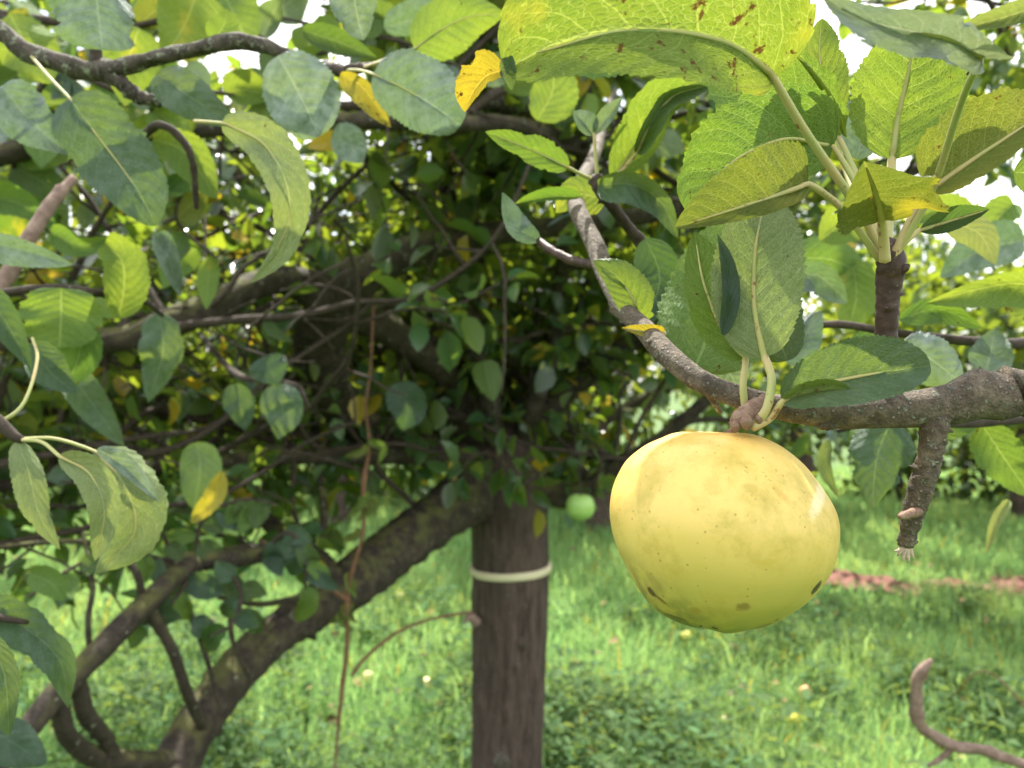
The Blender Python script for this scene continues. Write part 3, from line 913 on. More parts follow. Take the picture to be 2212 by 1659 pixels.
sec, twigs, lb, lt = grow()
print('secondary', len(sec), 'twigs', len(twigs), 'leaves', len(lb))
# boughs nearest the eye are parts of their own, the rest one mass
def seen(p):
    return p[1] > 0.3 and abs(p[0] / p[1]) < 0.68 and abs((p[2] - H) / p[1]) < 0.51
order = sorted(range(len(sec)), key=lambda i: (0 if seen(sec[i][5]) else 1, sec[i][5][1]))
for i in order[:70]:
    tree_tube('bough', [Vector(q_) for q_ in sec[i]], list(np.linspace(0.008, 0.003, len(sec[i]))), M_TWIG, 30, 7, 0.08, 0.1, i)
v, f = join_geo([tube_geo(sec[i], list(np.linspace(0.008, 0.003, len(sec[i]))), 18, 6, 0.06, 0, i) for i in order[70:]])
add_mesh('boughs', v, f, M_TWIG, tree, TB)['kind'] = 'stuff'
v, f = join_geo([tube_geo(t_, list(np.linspace(0.0028, 0.0015, len(t_))), 8, 5, 0.05, 0, 1) for t_ in twigs])
add_mesh('twigs', v, f, M_TWIG, tree, TB)['kind'] = 'stuff'

nleaf = len(lb)
ln_ = rng.uniform(0.035, 0.08, nleaf)
wd_ = ln_ * rng.uniform(0.5, 0.68, nleaf)
tn_ = rng.random(nleaf)
nn_ = unit(rng.normal(size=(nleaf, 3)) * 0.55 + np.array([0, 0, 1.0]))
vis = np.array([seen(p) for p in lb])
score = np.where(vis, ln_ / lb[:, 1], 0)
top = np.argsort(-score)[:100]
rest = np.setdiff1d(np.arange(nleaf), top)
v, f, uv, ti = leaf_cloud(lb[rest], lt[rest], nn_[rest], ln_[rest], wd_[rest], tn_[rest])
fo = add_mesh('foliage', v, f, M_FOL, tree, TB, uv=uv, tint=ti)
fo['kind'] = 'stuff'

def free_leaf(parent, base, t, n, ln, wd, mat, seed, tint):
    """a finely shaped leaf placed by direction instead of by pixels"""
    r_ = np.random.default_rng(seed)
    nu, nv = 30, 7
    t = unit(t); n = unit(n - t * np.dot(n, t)); s = np.cross(t, n)
    u = np.linspace(0, 1, nu)
    f = outline(u, 0.5, 0.75)
    arch, fold, tw_ = r_.uniform(-0.1, 0.5), r_.uniform(0.05, 0.5), r_.uniform(-0.5, 0.5)
    V = np.zeros((nu, nv, 3))
    saw = (u * 14) % 1
    for j, x in enumerate(np.linspace(-1, 1, nv)):
        ff = f * (1 + 0.06 * (saw - 0.5)) if abs(x) > 0.99 else f
        sx = s[None] * np.cos(tw_ * u)[:, None] + n[None] * np.sin(tw_ * u)[:, None]
        nx_ = n[None] * np.cos(tw_ * u)[:, None] - s[None] * np.sin(tw_ * u)[:, None]
        off = wd * 0.5 * ff * x
        V[:, j] = base + t * (ln * (u - 0.15 * arch * u ** 2))[:, None] - n * (ln * arch * u ** 2)[:, None] + sx * off[:, None] + nx_ * (np.abs(off) * fold + 0.06 * wd * x * x * f * np.sin(9 * u + r_.uniform(0, 6)))[:, None]
    uv = np.stack([np.repeat(u[:, None], nv, 1), np.repeat(np.linspace(0, 1, nv)[None], nu, 0)], -1).reshape(-1, 2)
    i = np.arange(nu - 1)[:, None] * nv
    j = np.arange(nv - 1)[None, :]
    q4 = np.stack([i + j, i + j + 1, i + nv + j + 1, i + nv + j], -1).reshape(-1, 4).astype(np.int32)
    return add_mesh('leaf', V.reshape(-1, 3), [q4], LEAF[mat], parent, base, uv=uv, tint=np.full(nu * nv, tint))
for k in top:
    mt = rng.choice(['green', 'dark', 'green', 'grey', 'dark', 'sunny', 'spotted'])
    free_leaf(tree, lb[k], lt[k], nn_[k], ln_[k], wd_[k], mt, int(k), tn_[k])

# the pale band round the trunk
def build_band():
    c = P(1103, 1227, D0)
    n, hh = 64, 0.0105
    rr = tw(166) + 0.0045
    vs = []
    for (dr, dz) in ((0, -hh), (0.003, -hh + 0.002), (0.003, hh - 0.002), (0, hh), (-0.02, hh), (-0.02, -hh)):
        for k in range(n):
            a = 2 * math.pi * k / n
            r2 = rr + dr + 0.0012 * math.sin(5 * a)
            vs.append((c.x + r2 * math.cos(a), 2.2 + r2 * math.sin(a), c.z + dz + 0.004 * math.cos(a)))
    f = [[i * n + j, i * n + (j + 1) % n, ((i + 1) % 6) * n + (j + 1) % n, ((i + 1) % 6) * n + j] for i in range(6) for j in range(n)]
    o = add_mesh('trunk_band', vs, f, plain('band_fabric', (0.60, 0.54, 0.36), 0.7, 0.12, 40))
    tag(o, 'pale cream band strapped round the dark trunk', 'tree band')
build_band()

# ------------------------------------------------------------------ the apple
AC = P(1553, 1141, 0.272)
def build_apple():
    S_ = 700 / 1873 * 2212 / 2560 * K * 0.272 * 0.957        # metres per pixel of the close-up
    rows = [(330, 945, 4), (300, 942, 22), (262, 935, 60), (225, 915, 95), (206, 900, 135), (199, 888, 180), (204, 895, 235), (216, 903, 292), (240, 910, 352), (300, 903, 470), (400, 900, 590), (500, 908, 662), (600, 920, 715),
            (700, 938, 751), (800, 950, 765), (900, 957, 757), (1000, 965, 735), (1100, 972, 697), (1200, 968, 642), (1300, 958, 572), (1400, 938, 470),
            (1450, 936, 400), (1485, 945, 335), (1510, 955, 270), (1525, 955, 200), (1530, 950, 150), (1518, 945, 100), (1490, 945, 60), (1460, 945, 25), (1455, 945, 3)]
    A = spline([(0.0, r_[0], r_[2] * 1.0, r_[1]) for r_ in rows], 150)
    n = 160
    th = np.linspace(0, 2 * np.pi, n, endpoint=False)
    V = []
    for (_, y, r, c) in A:
        wgt = np.clip((y - 1150) / 330, 0, 1) ** 2
        rr = r * (1 + 0.025 * wgt * np.cos(5 * th + 0.6) + 0.008 * np.cos(2 * th + 1) + 0.006 * np.cos(3 * th))
        zz = (868 - y) * S_ * np.ones(n) - 13 * S_ * wgt * np.exp(-((r - 170) / 120) ** 2) * np.cos(5 * th + 0.6)
        V.append(np.stack([(c - 945 + rr * np.cos(th)) * S_, rr * np.sin(th) * S_, zz], -1))
    V = np.vstack(V) + np.array(AC)
    turn = Matrix.Rotation(-math.atan2(AC.x, AC.y), 4, 'Z') @ Matrix.Rotation(R(-3), 4, 'X')
    m_ = len(A)
    i = np.arange(m_ - 1)[:, None] * n
    j = np.arange(n)[None, :]
    j2 = (j + 1) % n
    q = np.stack([i + j, i + n + j, i + n + j2, i + j2], -1).reshape(-1, 4).astype(np.int32)

    g = G('apple_skin')
    o = g.obj()
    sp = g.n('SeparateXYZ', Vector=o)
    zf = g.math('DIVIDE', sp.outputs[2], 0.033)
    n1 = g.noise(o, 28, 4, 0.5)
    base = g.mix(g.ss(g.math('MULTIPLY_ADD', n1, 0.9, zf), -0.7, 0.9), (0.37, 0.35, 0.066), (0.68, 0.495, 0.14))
    # warm flush on the shoulder, pale yellow elsewhere
    fl = g.math('MULTIPLY', g.ss(g.math('MULTIPLY_ADD', sp.outputs[0], -14.0, zf), 0.35, 1.3), 0.6)
    base = g.mix(fl, base, (0.82, 0.42, 0.12))
    base = g.mix(g.math('MULTIPLY', g.ss(g.noise(o, 60, 6, 0.7), 0.42, 0.70), 0.85), base, (0.42, 0.33, 0.06))
    # russet specks and lenticels
    vo = g.n('TexVoronoi', Vector=o, Scale=340.0)
    rnd = g.n('SeparateXYZ', Vector=vo.outputs['Color']).outputs[0]
    dot = g.math('MULTIPLY', g.math('SUBTRACT', 1.0, g.ss(vo.outputs['Distance'], 0.06, 0.20)), g.math('GREATER_THAN', rnd, 0.55))
    base = g.mix(g.math('MULTIPLY', dot, 0.6), base, (0.24, 0.13, 0.025))
    rus = g.math('MULTIPLY', g.ss(g.noise(o, 420, 4, 0.7), 0.60, 0.70), g.ss(g.noise(o, 45, 2), 0.46, 0.62))
    base = g.mix(g.math('MULTIPLY', rus, 0.7), base, (0.30, 0.19, 0.04))
    # sooty bloom towards the flower end on the left
    so = g.math('MULTIPLY', g.ss(g.math('MULTIPLY_ADD', sp.outputs[0], -16.0, g.math('MULTIPLY', zf, -1.0)), 0.5, 1.25), g.ss(g.noise(o, 150, 5, 0.65), 0.36, 0.62))
    base = g.mix(g.math('MULTIPLY', so, 0.75), base, (0.10, 0.10, 0.03))
    def mark(px, py, rx, rz, rot, col, amt, edge=0.5):
        nonlocal base
        x0 = (px - 945) * S_ * 0.955
        z0 = (868 - py) * S_ * 0.965
        dx = g.math('SUBTRACT', sp.outputs[0], x0)
        dz = g.math('SUBTRACT', sp.outputs[2], z0)
        ca, sa = math.cos(rot), math.sin(rot)
        a = g.math('DIVIDE', g.math('ADD', g.math('MULTIPLY', dx, ca), g.math('MULTIPLY', dz, sa)), rx * S_)
        b = g.math('DIVIDE', g.math('SUBTRACT', g.math('MULTIPLY', dz, ca), g.math('MULTIPLY', dx, sa)), rz * S_)
        rr = g.math('ADD', g.math('ADD', g.math('MULTIPLY', a, a), g.math('MULTIPLY', b, b)), g.math('MULTIPLY', g.math('SUBTRACT', g.noise(o, 600, 3), 0.5), 1.4))
        mk = g.math('MULTIPLY', g.math('SUBTRACT', 1.0, g.ss(rr, edge, 1.2)), g.math('LESS_THAN', sp.outputs[1], 0.0))
        base = g.mix(g.math('MULTIPLY', mk, amt), base, col)
    mark(1570, 1185, 58, 22, 1.05, (0.03, 0.018, 0.01), 0.97)
    mark(495, 1270, 40, 22, -0.95, (0.09, 0.045, 0.015), 0.9)
    mark(560, 1310, 55, 12, -0.6, (0.16, 0.09, 0.02), 0.7)
    mark(1098, 1285, 52, 36, 0.2, (0.20, 0.15, 0.035), 0.8, 0.05)
    mark(790, 1350, 40, 36, 0.0, (0.30, 0.22, 0.04), 0.6, 0.2)
    mark(1140, 520, 60, 32, -0.2, (0.42, 0.32, 0.06), 0.6, 0.05)
    mark(1330, 560, 90, 24, -0.8, (0.50, 0.30, 0.05), 0.5, 0.1)
    mark(1240, 975, 60, 26, 0.1, (0.48, 0.36, 0.06), 0.5, 0.05)
    mark(1325, 1428, 18, 9, 0.8, (0.07, 0.035, 0.01), 0.9)
    mark(1240, 1478, 70, 18, 0.35, (0.20, 0.12, 0.03), 0.7)
    mark(1590, 600, 50, 150, -0.55, (0.80, 0.72, 0.50), 0.5, 0.1)  # pale sky sheen along the upper right edge, painted into the skin
    mark(660, 1440, 90, 14, -0.15, (0.12, 0.10, 0.03), 0.7, 0.2)
    mark(825, 1488, 16, 9, 0.9, (0.02, 0.012, 0.008), 0.95)
    mark(920, 1486, 26, 9, -0.35, (0.02, 0.012, 0.008), 0.95)
    mark(520, 1180, 90, 36, -0.9, (0.25, 0.19, 0.05), 0.45, 0.1)
    pb = g.n('BsdfPrincipled', Base_Color=base, Roughness=g.math('MULTIPLY_ADD', n1, 0.16, 0.36), Normal=g.bump(g.math('MULTIPLY_ADD', n1, 0.25, g.noise(o, 700, 2)), 0.05, 0.0005))
    pb.inputs['Subsurface Weight'].default_value = 0.3
    pb.inputs['Subsurface Radius'].default_value = (0.006, 0.0035, 0.0012)
    pb.inputs['Subsurface Scale'].default_value = 1.0
    g.set(pb.inputs['Specular IOR Level'], 0.38)
    skin = g.finish(pb.outputs[0])
    ap = add_mesh('apple', V, [q], skin, None, AC)
    ap.matrix_basis = Matrix.Translation(AC) @ turn
    tag(ap, 'large ripe yellow apple with brown specks hanging from the grey branch', 'apple')
    # stalk in its hollow and the withered calyx below
    tp = AC + Vector((0, 0, (868 - 320) * S_))
    v, f = tube_geo([tp, tp + Vector((0.0006, 0, 0.004)), P(1583, 930, 0.27), P(1590, 908, 0.266)], [0.0014, 0.0013, 0.0014, 0.0020], 20, 9, 0.04, 0.1, 2)
    st_ = add_mesh('apple_stalk', v, f, M_SPUR, ap, AC)
    st_.matrix_parent_inverse = turn.inverted()
    gs = []
    for k in range(5):
        a = -math.pi / 2 + (k - 0.3) * 2 * math.pi / 5
        b0 = AC + Vector((math.cos(a) * 0.0014, math.sin(a) * 0.0014, (868 - 1462) * S_))
        b1 = b0 + Vector((math.cos(a) * 0.0022, math.sin(a) * 0.0022, -0.0022))
        b2 = b1 + Vector((math.cos(a) * 0.0018, math.sin(a) * 0.0018, -0.0014))
        gs.append(tube_geo([b0, b1, b2], [0.0007, 0.0006, 0.0002], 8, 6, 0.05, 0, k))
    v, f = join_geo(gs)
    add_mesh('calyx', v, f, plain('dry_calyx', (0.05, 0.03, 0.018), 0.9, 0.3, 500), ap, AC)
build_apple()

# ------------------------------------------------------------------ the fruiting branch
B0 = P(2212, 862, 0.272)
br = empty('apple_branch', 'grey brown bent branch carrying the yellow apple and an upright leafy twig', 'branch', B0)
# the branch itself runs on past the picture's edge into its own stem in the ground
ps = [Vector((1.15, 0.9, -0.05)), Vector((1.1, 0.8, 0.6)), Vector((0.85, 0.55, 1.1)), Vector((0.45, 0.32, 1.42))]
rad = [0.04, 0.032, 0.018, 0.009]
for (x, y, d, w_) in ((2300, 875, .275, 100), (2212, 862, .273, 92), (2150, 855, .272, 104), (2105, 850, .271, 108), (2075, 868, .271, 90), (1990, 882, .27, 80), (1900, 888, .269, 74), (1800, 893, .268, 66), (1720, 885, .268, 58), (1650, 872, .27, 54), (1570, 848, .275, 50), (1500, 815, .285, 50), (1430, 755, .30, 50), (1395, 715, .315, 46), (1350, 670, .335, 40), (1310, 600, .365, 42), (1285, 530, .39, 42), (1250, 460, .42, 40), (1245, 420, .50, 34), (1262, 380, .60, 30), (1290, 320, .75, 24), (1310, 240, .95, 14), (1330, 190, 1.05, 4)):
    ps.append(P(x, y, d)); rad.append(w_ * K * d / 2)
v, f = tube_geo(ps, rad, 330, 22, 0.028, 0.12, 5)
add_mesh('wood', v, f, M_BRANCH, br, B0)
# warty knob on the underside and cut collar
for (x, y, d, rx, s_) in ((1785, 918, .266, 20, 3), (1920, 862, .27, 26, 4), (2130, 822, .27, 34, 5), (1418, 742, .302, 22, 6)):
    c = P(x, y, d)
    v, f = tube_geo([c - Vector((rx * K * d, 0, 0)), c, c + Vector((rx * K * d, 0, 0))], [rx * K * d * .35, rx * K * d * .62, rx * K * d * .3], 14, 12, 0.13, 0.5, s_)
    add_mesh('burr', v, f, M_BRANCH, br, B0)
wood('spur', br, [(1650, 872, .268), (1618, 893, .262), (1600, 905, .26), (1585, 915, .26)], [42, 46, 44, 28], M_SPUR, 30, 14, 0.05, 0.25, 'short ringed fruit spur holding the apple', 8)
for (x, y, d, r0, s_) in ((1612, 912, .256, 15, 1), (1590, 920, .258, 12, 2), (1640, 905, .257, 10, 3)):
    c = P(x, y, d); r1 = r0 * K * d
    v, f = tube_geo([c + Vector((0, 0, r1)), c, c + Vector((0, 0, -r1))], [r1 * .5, r1, r1 * .4], 10, 10, 0.05, 0, s_)
    add_mesh('bud', v, f, M_SPUR, br, c)
wood('stub', br, [(2025, 890, .27), (2018, 930, .268), (2008, 990, .268), (1988, 1060, .27), (1972, 1110, .272), (1962, 1150, .274), (1957, 1178, .275)], [64, 56, 52, 52, 46, 38, 34], M_BRANCH, 60, 16, 0.045, 0.25, 'broken side shoot hanging down from the branch', 6)
gs = []
for k, (x, y, w_) in enumerate(((1938, 1200, 9), (1950, 1212, 10), (1962, 1214, 11), (1974, 1206, 9), (1932, 1190, 7))):
    gs.append(tube_geo([P(1957, 1170, .275), P((x + 1957) / 2, 1188, .274), P(x, y, .274)], [12 * K * .275, w_ * K * .275 * .7, w_ * K * .275 * .2], 10, 7, 0.1, 0, k))
v, f = join_geo(gs)
add_mesh('torn_end', v, f, M_PITH, br, P(1957, 1170, .275))
wood('bud', br, [(1985, 1105, .268), (1960, 1112, .264), (1944, 1116, .262)], [22, 20, 12], M_SPUR, 12, 10, 0.08, 0, None, 3)
wood('twig', br, [(1915, 870, .272), (1914, 800, .27), (1914, 740, .268), (1917, 660, .266), (1922, 600, .265), (1925, 575, .264), (1922, 545, .264), (1918, 520, .264)], [46, 46, 46, 48, 56, 62, 54, 34], M_SHOOT, 60, 16, 0.03, 0.15, 'dark upright twig with a leaf rosette at its tip', 9)
wood('bud', br, [(1940, 592, .262), (1955, 580, .26), (1963, 572, .26)], [16, 16, 8], M_SHOOT, 12, 10, 0.06, 0, None, 4)
wood('bud', br, [(1910, 545, .262), (1906, 500, .262), (1902, 480, .262)], [26, 20, 6], M_SHOOT, 14, 10, 0.1, 0, None, 7)
wood('twig', br, [(1420, 560, .44), (1390, 530, .44), (1345, 475, .43), (1305, 420, .42), (1285, 385, .42)], [36, 30, 24, 30, 36], M_TWIG, 40, 12, 0.06, 0.3, None, 12)
wood('twig', br, [(1300, 575, .385), (1235, 562, .40), (1190, 540, .41), (1165, 520, .42)], [22, 20, 20, 16], M_SHOOT, 30, 10, 0.06, 0.2, None, 13)
wood('twig', br, [(1475, 790, .29), (1530, 850, .285), (1555, 890, .29)], [20, 18, 10], M_LICHEN, 24, 10, 0.1, 0.3, None, 14)

A = br
leaf(A, [(1672, 172, .238), (1610, 112, .228), (1520, 78, .218), (1420, 66, .212), (1300, 70, .212), (1190, 100, .214), (1092, 150, .222)], 88, 205, 'spotted', 42, 8, True,
     [(1905, 555, .262), (1872, 480, .26), (1820, 400, .255), (1740, 285, .247), (1672, 172, .238)], p=0.42, q=0.5, wave=0.05, label='long sunlit yellow-green leaf arching over the top, with brown spots', nu=140, nv=15, stalk_w=1.5, tint=0.8)
leaf(A, [(1190, 112, .36), (1320, 88, .358), (1460, 50, .36)], 74, 74, 'green', 15, 15, True, None)  # unseen leaf added behind the long one to shade the apple
leaf(A, [(1180, -10, .375), (1320, -40, .372), (1460, -60, .375)], 80, 80, 'green', 15, 15, True, None)  # second unseen leaf, added higher up to keep sun off the apple
leaf(A, [(1095, 150, .226), (1050, 165, .23), (1018, 205, .233), (1004, 242, .235)], 16, 52, 'yellow', 20, 30, True, None, notch=0.8, label='small crumpled yellow leaf tip', tint=0.6)
leaf(A, [(1098, 118, .220), (1102, 150, .221), (1106, 195, .222)], 9, 22, 'dark', 50, 10, False, None, label='dark twisted leaf tip')
leaf(A, [(1745, 398, .25), (1660, 428, .243), (1560, 460, .238), (1458, 492, .236)], 32, 108, 'olive', 30, 25, True,
     [(1900, 560, .262), (1835, 470, .257), (1790, 425, .253), (1745, 398, .25)], p=0.35, q=0.75, stalk_w=1.2, label='olive leaf pointing left, seen from below', nu=110, tint=0.4)
leaf(A, [(1905, 475, .252), (1893, 425, .243), (1880, 385, .233), (1866, 348, .222)], 92, 118, 'olive', 30, 30, True,
     [(1912, 565, .258), (1909, 520, .256), (1905, 475, .252)], p=0.55, q=0.5, stalk_w=1.7, wave=0.1, tint=0.3)
leaf(A, [(2008, 412, .255), (2080, 360, .25), (2170, 300, .246), (2290, 220, .244)], 128, 52, 'olive', 15, 30, True,
     [(1928, 560, .261), (1965, 480, .258), (2008, 412, .255)], p=0.45, stalk_w=1.4, label='large shaded leaf at the picture edge', tint=0.5)
leaf(A, [(2190, 372, .27), (2240, 375, .27), (2330, 400, .27)], 40, 50, 'green', 10, 10, True)
leaf(A, [(1985, 498, .268), (2050, 478, .27), (2138, 452, .272)], 40, 28, 'dark', 15, 20, True, [(1930, 555, .264), (1955, 525, .266), (1985, 498, .268)], tint=0.2)
leaf(A, [(1927, 345, .29), (1942, 240, .288), (1968, 130, .282), (1985, 20, .275)], 112, 122, 'sunny', 5, 8, True,
     [(1915, 560, .264), (1920, 450, .278), (1927, 345, .29)], p=0.42, q=0.6, stalk_w=1.8, label='broad bright leaf with a thick pale midrib, lit through from behind', tint=0.7)
leaf(A, [(2120, 125, .205), (2050, 85, .195), (1960, 66, .19), (1860, 40, .187), (1772, -12, .185)], 58, 60, 'sky_sheen', 30, 45, False,
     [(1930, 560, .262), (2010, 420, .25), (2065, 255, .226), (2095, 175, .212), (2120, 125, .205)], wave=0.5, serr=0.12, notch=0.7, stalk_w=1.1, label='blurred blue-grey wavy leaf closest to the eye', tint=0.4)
leaf(A, [(2260, 10, .20), (2160, 40, .20), (2060, 66, .205)], 30, 50, 'pale', 20, 40, False, None, wave=0.15)
leaf(A, [(1652, 772, .262), (1632, 690, .262), (1628, 600, .262), (1636, 510, .264), (1655, 418, .268)], 88, 100, 'pale', 12, 25, True,
     [(1625, 922, .260), (1655, 885, .256), (1667, 820, .257), (1652, 772, .262)], p=0.5, q=0.6, stalk_w=1.5, label='hanging leaf pale on one half, standing on a curved stalk above the apple', nu=110, tint=0.3)
leaf(A, [(1610, 775, .268), (1560, 710, .27), (1520, 610, .272), (1500, 500, .278)], 52, 84, 'sunny', 15, 10, True,
     [(1612, 890, .268), (1605, 835, .267), (1610, 775, .268)], p=0.5, stalk_w=1.3, notch=0.4, tint=0.3)
leaf(A, [(1562, 725, .262), (1575, 640, .261), (1568, 570, .262), (1550, 505, .265)], 14, 22, 'dark', 30, 30, False, None, serr=0.03, label='dark curled leaf fold', tint=0.0)
leaf(A, [(1812, 298, .292), (1735, 235, .292), (1640, 185, .295), (1545, 135, .30)], 108, 100, 'green', 8, 12, True, [(1905, 520, .268), (1860, 400, .28), (1812, 298, .292)], notch=0.9, q=0.55, stalk_w=1.1, tint=0.6)
leaf(A, [(1800, 318, .278), (1700, 300, .274), (1590, 345, .27), (1478, 450, .27)], 108, 118, 'green', 12, 12, True, [(1905, 530, .264), (1850, 400, .272), (1800, 318, .278)], q=0.55, notch=0.5, label='broad veined leaf behind the long stalk', stalk_w=1.1, nu=110, tint=0.5)
leaf(A, [(1822, 292, .286), (1805, 240, .28), (1760, 170, .278), (1700, 95, .28)], 14, 24, 'green', 65, 60, True, None)
leaf(A, [(1800, 260, .31), (1780, 190, .31), (1770, 110, .31), (1775, 40, .31)], 48, 62, 'sunny', 10, 10, True, [(1900, 520, .268), (1830, 380, .30), (1800, 260, .31)], tint=0.9)
leaf(A, [(1850, 345, .33), (1870, 270, .33), (1880, 190, .33)], 60, 40, 'grey', 30, 20, False)
leaf(A, [(1690, 868, .254), (1760, 836, .25), (1860, 812, .247), (1940, 800, .246), (2010, 790, .246)], 80, 56, 'dark', 22, 35, False,
     [(1625, 925, .258), (1662, 905, .257), (1690, 868, .254)], p=0.6, q=0.55, label='dark green leaf lying along the branch with a brown spot', stalk_w=1.2, nu=110, tint=0.75)
leaf(A, [(1692, 862, .252), (1740, 840, .249), (1800, 832, .247), (1845, 846, .246)], 12, 9, 'spotted', 50, 50, True, None, serr=0.02, label='red-brown rolled leaf edge')
# rosette further along the branch
leaf(A, [(1322, 390, .42), (1380, 300, .42), (1430, 215, .41), (1530, 165, .41)], 80, 62, 'sunny', 15, 20, True, [(1290, 388, .42), (1322, 385, .42)], tint=0.6)
leaf(A, [(1375, 330, .41), (1410, 260, .40), (1450, 210, .40), (1545, 180, .40)], 26, 40, 'dark', 50, 30, True, [(1295, 388, .42), (1335, 375, .415), (1375, 330, .41)], tint=0.2)
leaf(A, [(1283, 290, .42), (1262, 268, .42), (1238, 240, .42)], 14, 26, 'grey', 30, 30, False, [(1290, 385, .42), (1286, 330, .42), (1283, 290, .42)])
leaf(A, [(1283, 290, .42), (1305, 262, .42), (1345, 210, .42)], 22, 14, 'grey', 30, 30, False)
leaf(A, [(1228, 362, .41), (1150, 325, .405), (1048, 284, .40)], 26, 30, 'sunny', 30, 30, True, [(1290, 392, .42), (1258, 378, .415), (1228, 362, .41)], tint=0.3)
leaf(A, [(1292, 400, .41), (1370, 400, .40), (1430, 440, .40), (1465, 515, .40)], 34, 52, 'dark', 20, 25, False, None, tint=0.6)
leaf(A, [(1255, 425, .42), (1185, 425, .42), (1112, 440, .43)], 12, 28, 'sunny', 30, 20, True)
leaf(A, [(1165, 520, .42), (1118, 488, .42), (1085, 415, .42)], 20, 22, 'grey', 40, 30, False, None)
leaf(A, [(1310, 430, .44), (1240, 420, .45), (1200, 460, .46)], 40, 40, 'sunny', 20, 20, True, None, tint=1.0)
leaf(A, [(1378, 700, .335), (1372, 655, .33), (1335, 600, .33), (1282, 562, .335)], 34, 46, 'green', 25, 25, False, [(1385, 728, .318), (1378, 700, .335)], label='small two-toned leaf on the branch', tint=0.9)
leaf(A, [(1436, 720, .31), (1392, 716, .308), (1342, 708, .31)], 10, 14, 'yellow', 45, 45, True, [(1410, 735, .305), (1436, 720, .31)])
leaf(A, [(1395, 515, .40), (1425, 600, .40), (1395, 705, .39)], 52, 60, 'dark', 15, 15, False, None)
leaf(A, [(1500, 800, .312), (1560, 640, .33), (1620, 430, .345)], 120, 130, 'green', 15, 15, True, None)  # hidden behind the hanging leaves, added to block sun on the apple
leaf(A, [(1700, 780, .31), (1660, 640, .33), (1690, 470, .345)], 70, 60, 'dark', 15, 15, True, None)  # another hidden leaf added only for its shade on the apple
leaf(A, [(1560, 730, .36), (1570, 790, .36), (1600, 850, .36)], 60, 50, 'grey', 15, 15, False)

# a smaller twig behind the rosette with grey leaves catching the sky
def shoot(name, label, cat, loc, group=None):
    return empty(name, label, cat, loc, group)
sI = empty('leafy_twig', 'twig of grey-green leaves half hidden behind the upright dark twig', 'twig', P(2330, 700, .5), 'leafy twigs of the apple trees')
wood('wood', sI, [(3676, 2039, .55), (3100, 1100, .56), (2600, 780, .53), (2330, 700, .5), (2212, 740, .47), (2080, 735, .45), (1940, 720, .45), (1800, 700, .45), (1690, 720, .46)], [60, 52, 42, 34, 26, 22, 18, 16, 10], M_TWIG, 90, 10, 0.06, 0.2, None, 31)
leaf(sI, [(1690, 775, .42), (1725, 745, .42), (1775, 670, .42)], 48, 40, 'grey', 20, 25, False, None)
leaf(sI, [(1945, 745, .40), (2010, 775, .40), (2085, 835, .40)], 52, 60, 'grey', 15, 15, False, None)
leaf(sI, [(2125, 812, .43), (2138, 770, .43), (2150, 708, .43)], 44, 50, 'grey', 15, 15, False, None)
leaf(sI, [(2290, 640, .42), (2200, 612, .42), (2110, 625, .42), (2000, 655, .42)], 60, 30, 'sunny', 20, 30, True, None, label='yellowing leaf', tint=0.9)
leaf(sI, [(2300, 700, .44), (2230, 660, .44), (2130, 640, .44)], 40, 30, 'spotted', 20, 20, True)
leaf(sI, [(1940, 690, .44), (2030, 668, .44), (2125, 710, .44)], 24, 34, 'green', 25, 20, True, None)
leaf(sI, [(1690, 610, .42), (1765, 595, .42), (1830, 655, .42)], 36, 46, 'grey', 20, 20, False, None)
leaf(sI, [(2040, 475, .45), (2115, 505, .45), (2152, 572, .45)], 30, 34, 'pale', 20, 20, False, None)
leaf(sI, [(1840, 780, .5), (1900, 760, .5), (1960, 800, .5)], 50, 50, 'dark', 20, 20, False)
leaf(sI, [(1770, 520, .5), (1830, 480, .5), (1890, 500, .5)], 46, 50, 'sunny', 20, 20, True, None, tint=0.9)
leaf(sI, [(1700, 560, .6), (1790, 560, .6), (1880, 600, .6)], 46, 40, 'green', 20, 20, True)
leaf(sI, [(2212, 520, .55), (2120, 540, .55), (2030, 600, .56)], 40, 46, 'grey', 20, 20, False)
leaf(sI, [(2100, 470, .6), (2030, 450, .6), (1960, 480, .6)], 44, 40, 'green', 20, 20, True)
leaf(sI, [(2190, 440, .6), (2150, 480, .6), (2120, 560, .6)], 40, 44, 'green', 20, 20, True)
leaf(sI, [(1840, 560, .6), (1850, 640, .6), (1830, 720, .6)], 44, 44, 'sunny', 20, 20, True)
leaf(sI, [(1960, 900, .5), (2060, 920, .5), (2140, 880, .5)], 30, 30, 'green', 20, 20, True)
sH = empty('leafy_twig', 'hanging twig with a leaf eaten into white holes right of the apple', 'twig', P(2330, 880, .52), 'leafy twigs of the apple trees')
wood('wood', sH, [(3676, 2039, .55), (3100, 1300, .56), (2600, 950, .54), (2330, 880, .52), (2200, 905, .48), (2060, 915, .45), (1930, 905, .43), (1810, 930, .46)], [56, 46, 36, 28, 22, 18, 14, 10], M_TWIG, 80, 10, 0.06, 0.2, None, 32)
leaf(sH, [(1925, 908, .42), (1897, 980, .42), (1888, 1040, .42), (1884, 1098, .42)], 68, 62, 'dark', 12, 12, False, None, notch=0.8, tint=0.5)
leaf(sH, [(2120, 915, .5), (2170, 990, .5), (2230, 1075, .5)], 46, 52, 'green', 15, 15, True, None, tint=0.5)
leaf(sH, [(1790, 950, .55), (1785, 1010, .55), (1812, 1075, .55)], 14, 22, 'pale', 20, 20, False, None)
leaf(sH, [(2180, 1080, .55), (2150, 1130, .55), (2130, 1200, .55)], 14, 14, 'pale', 30, 30, True)

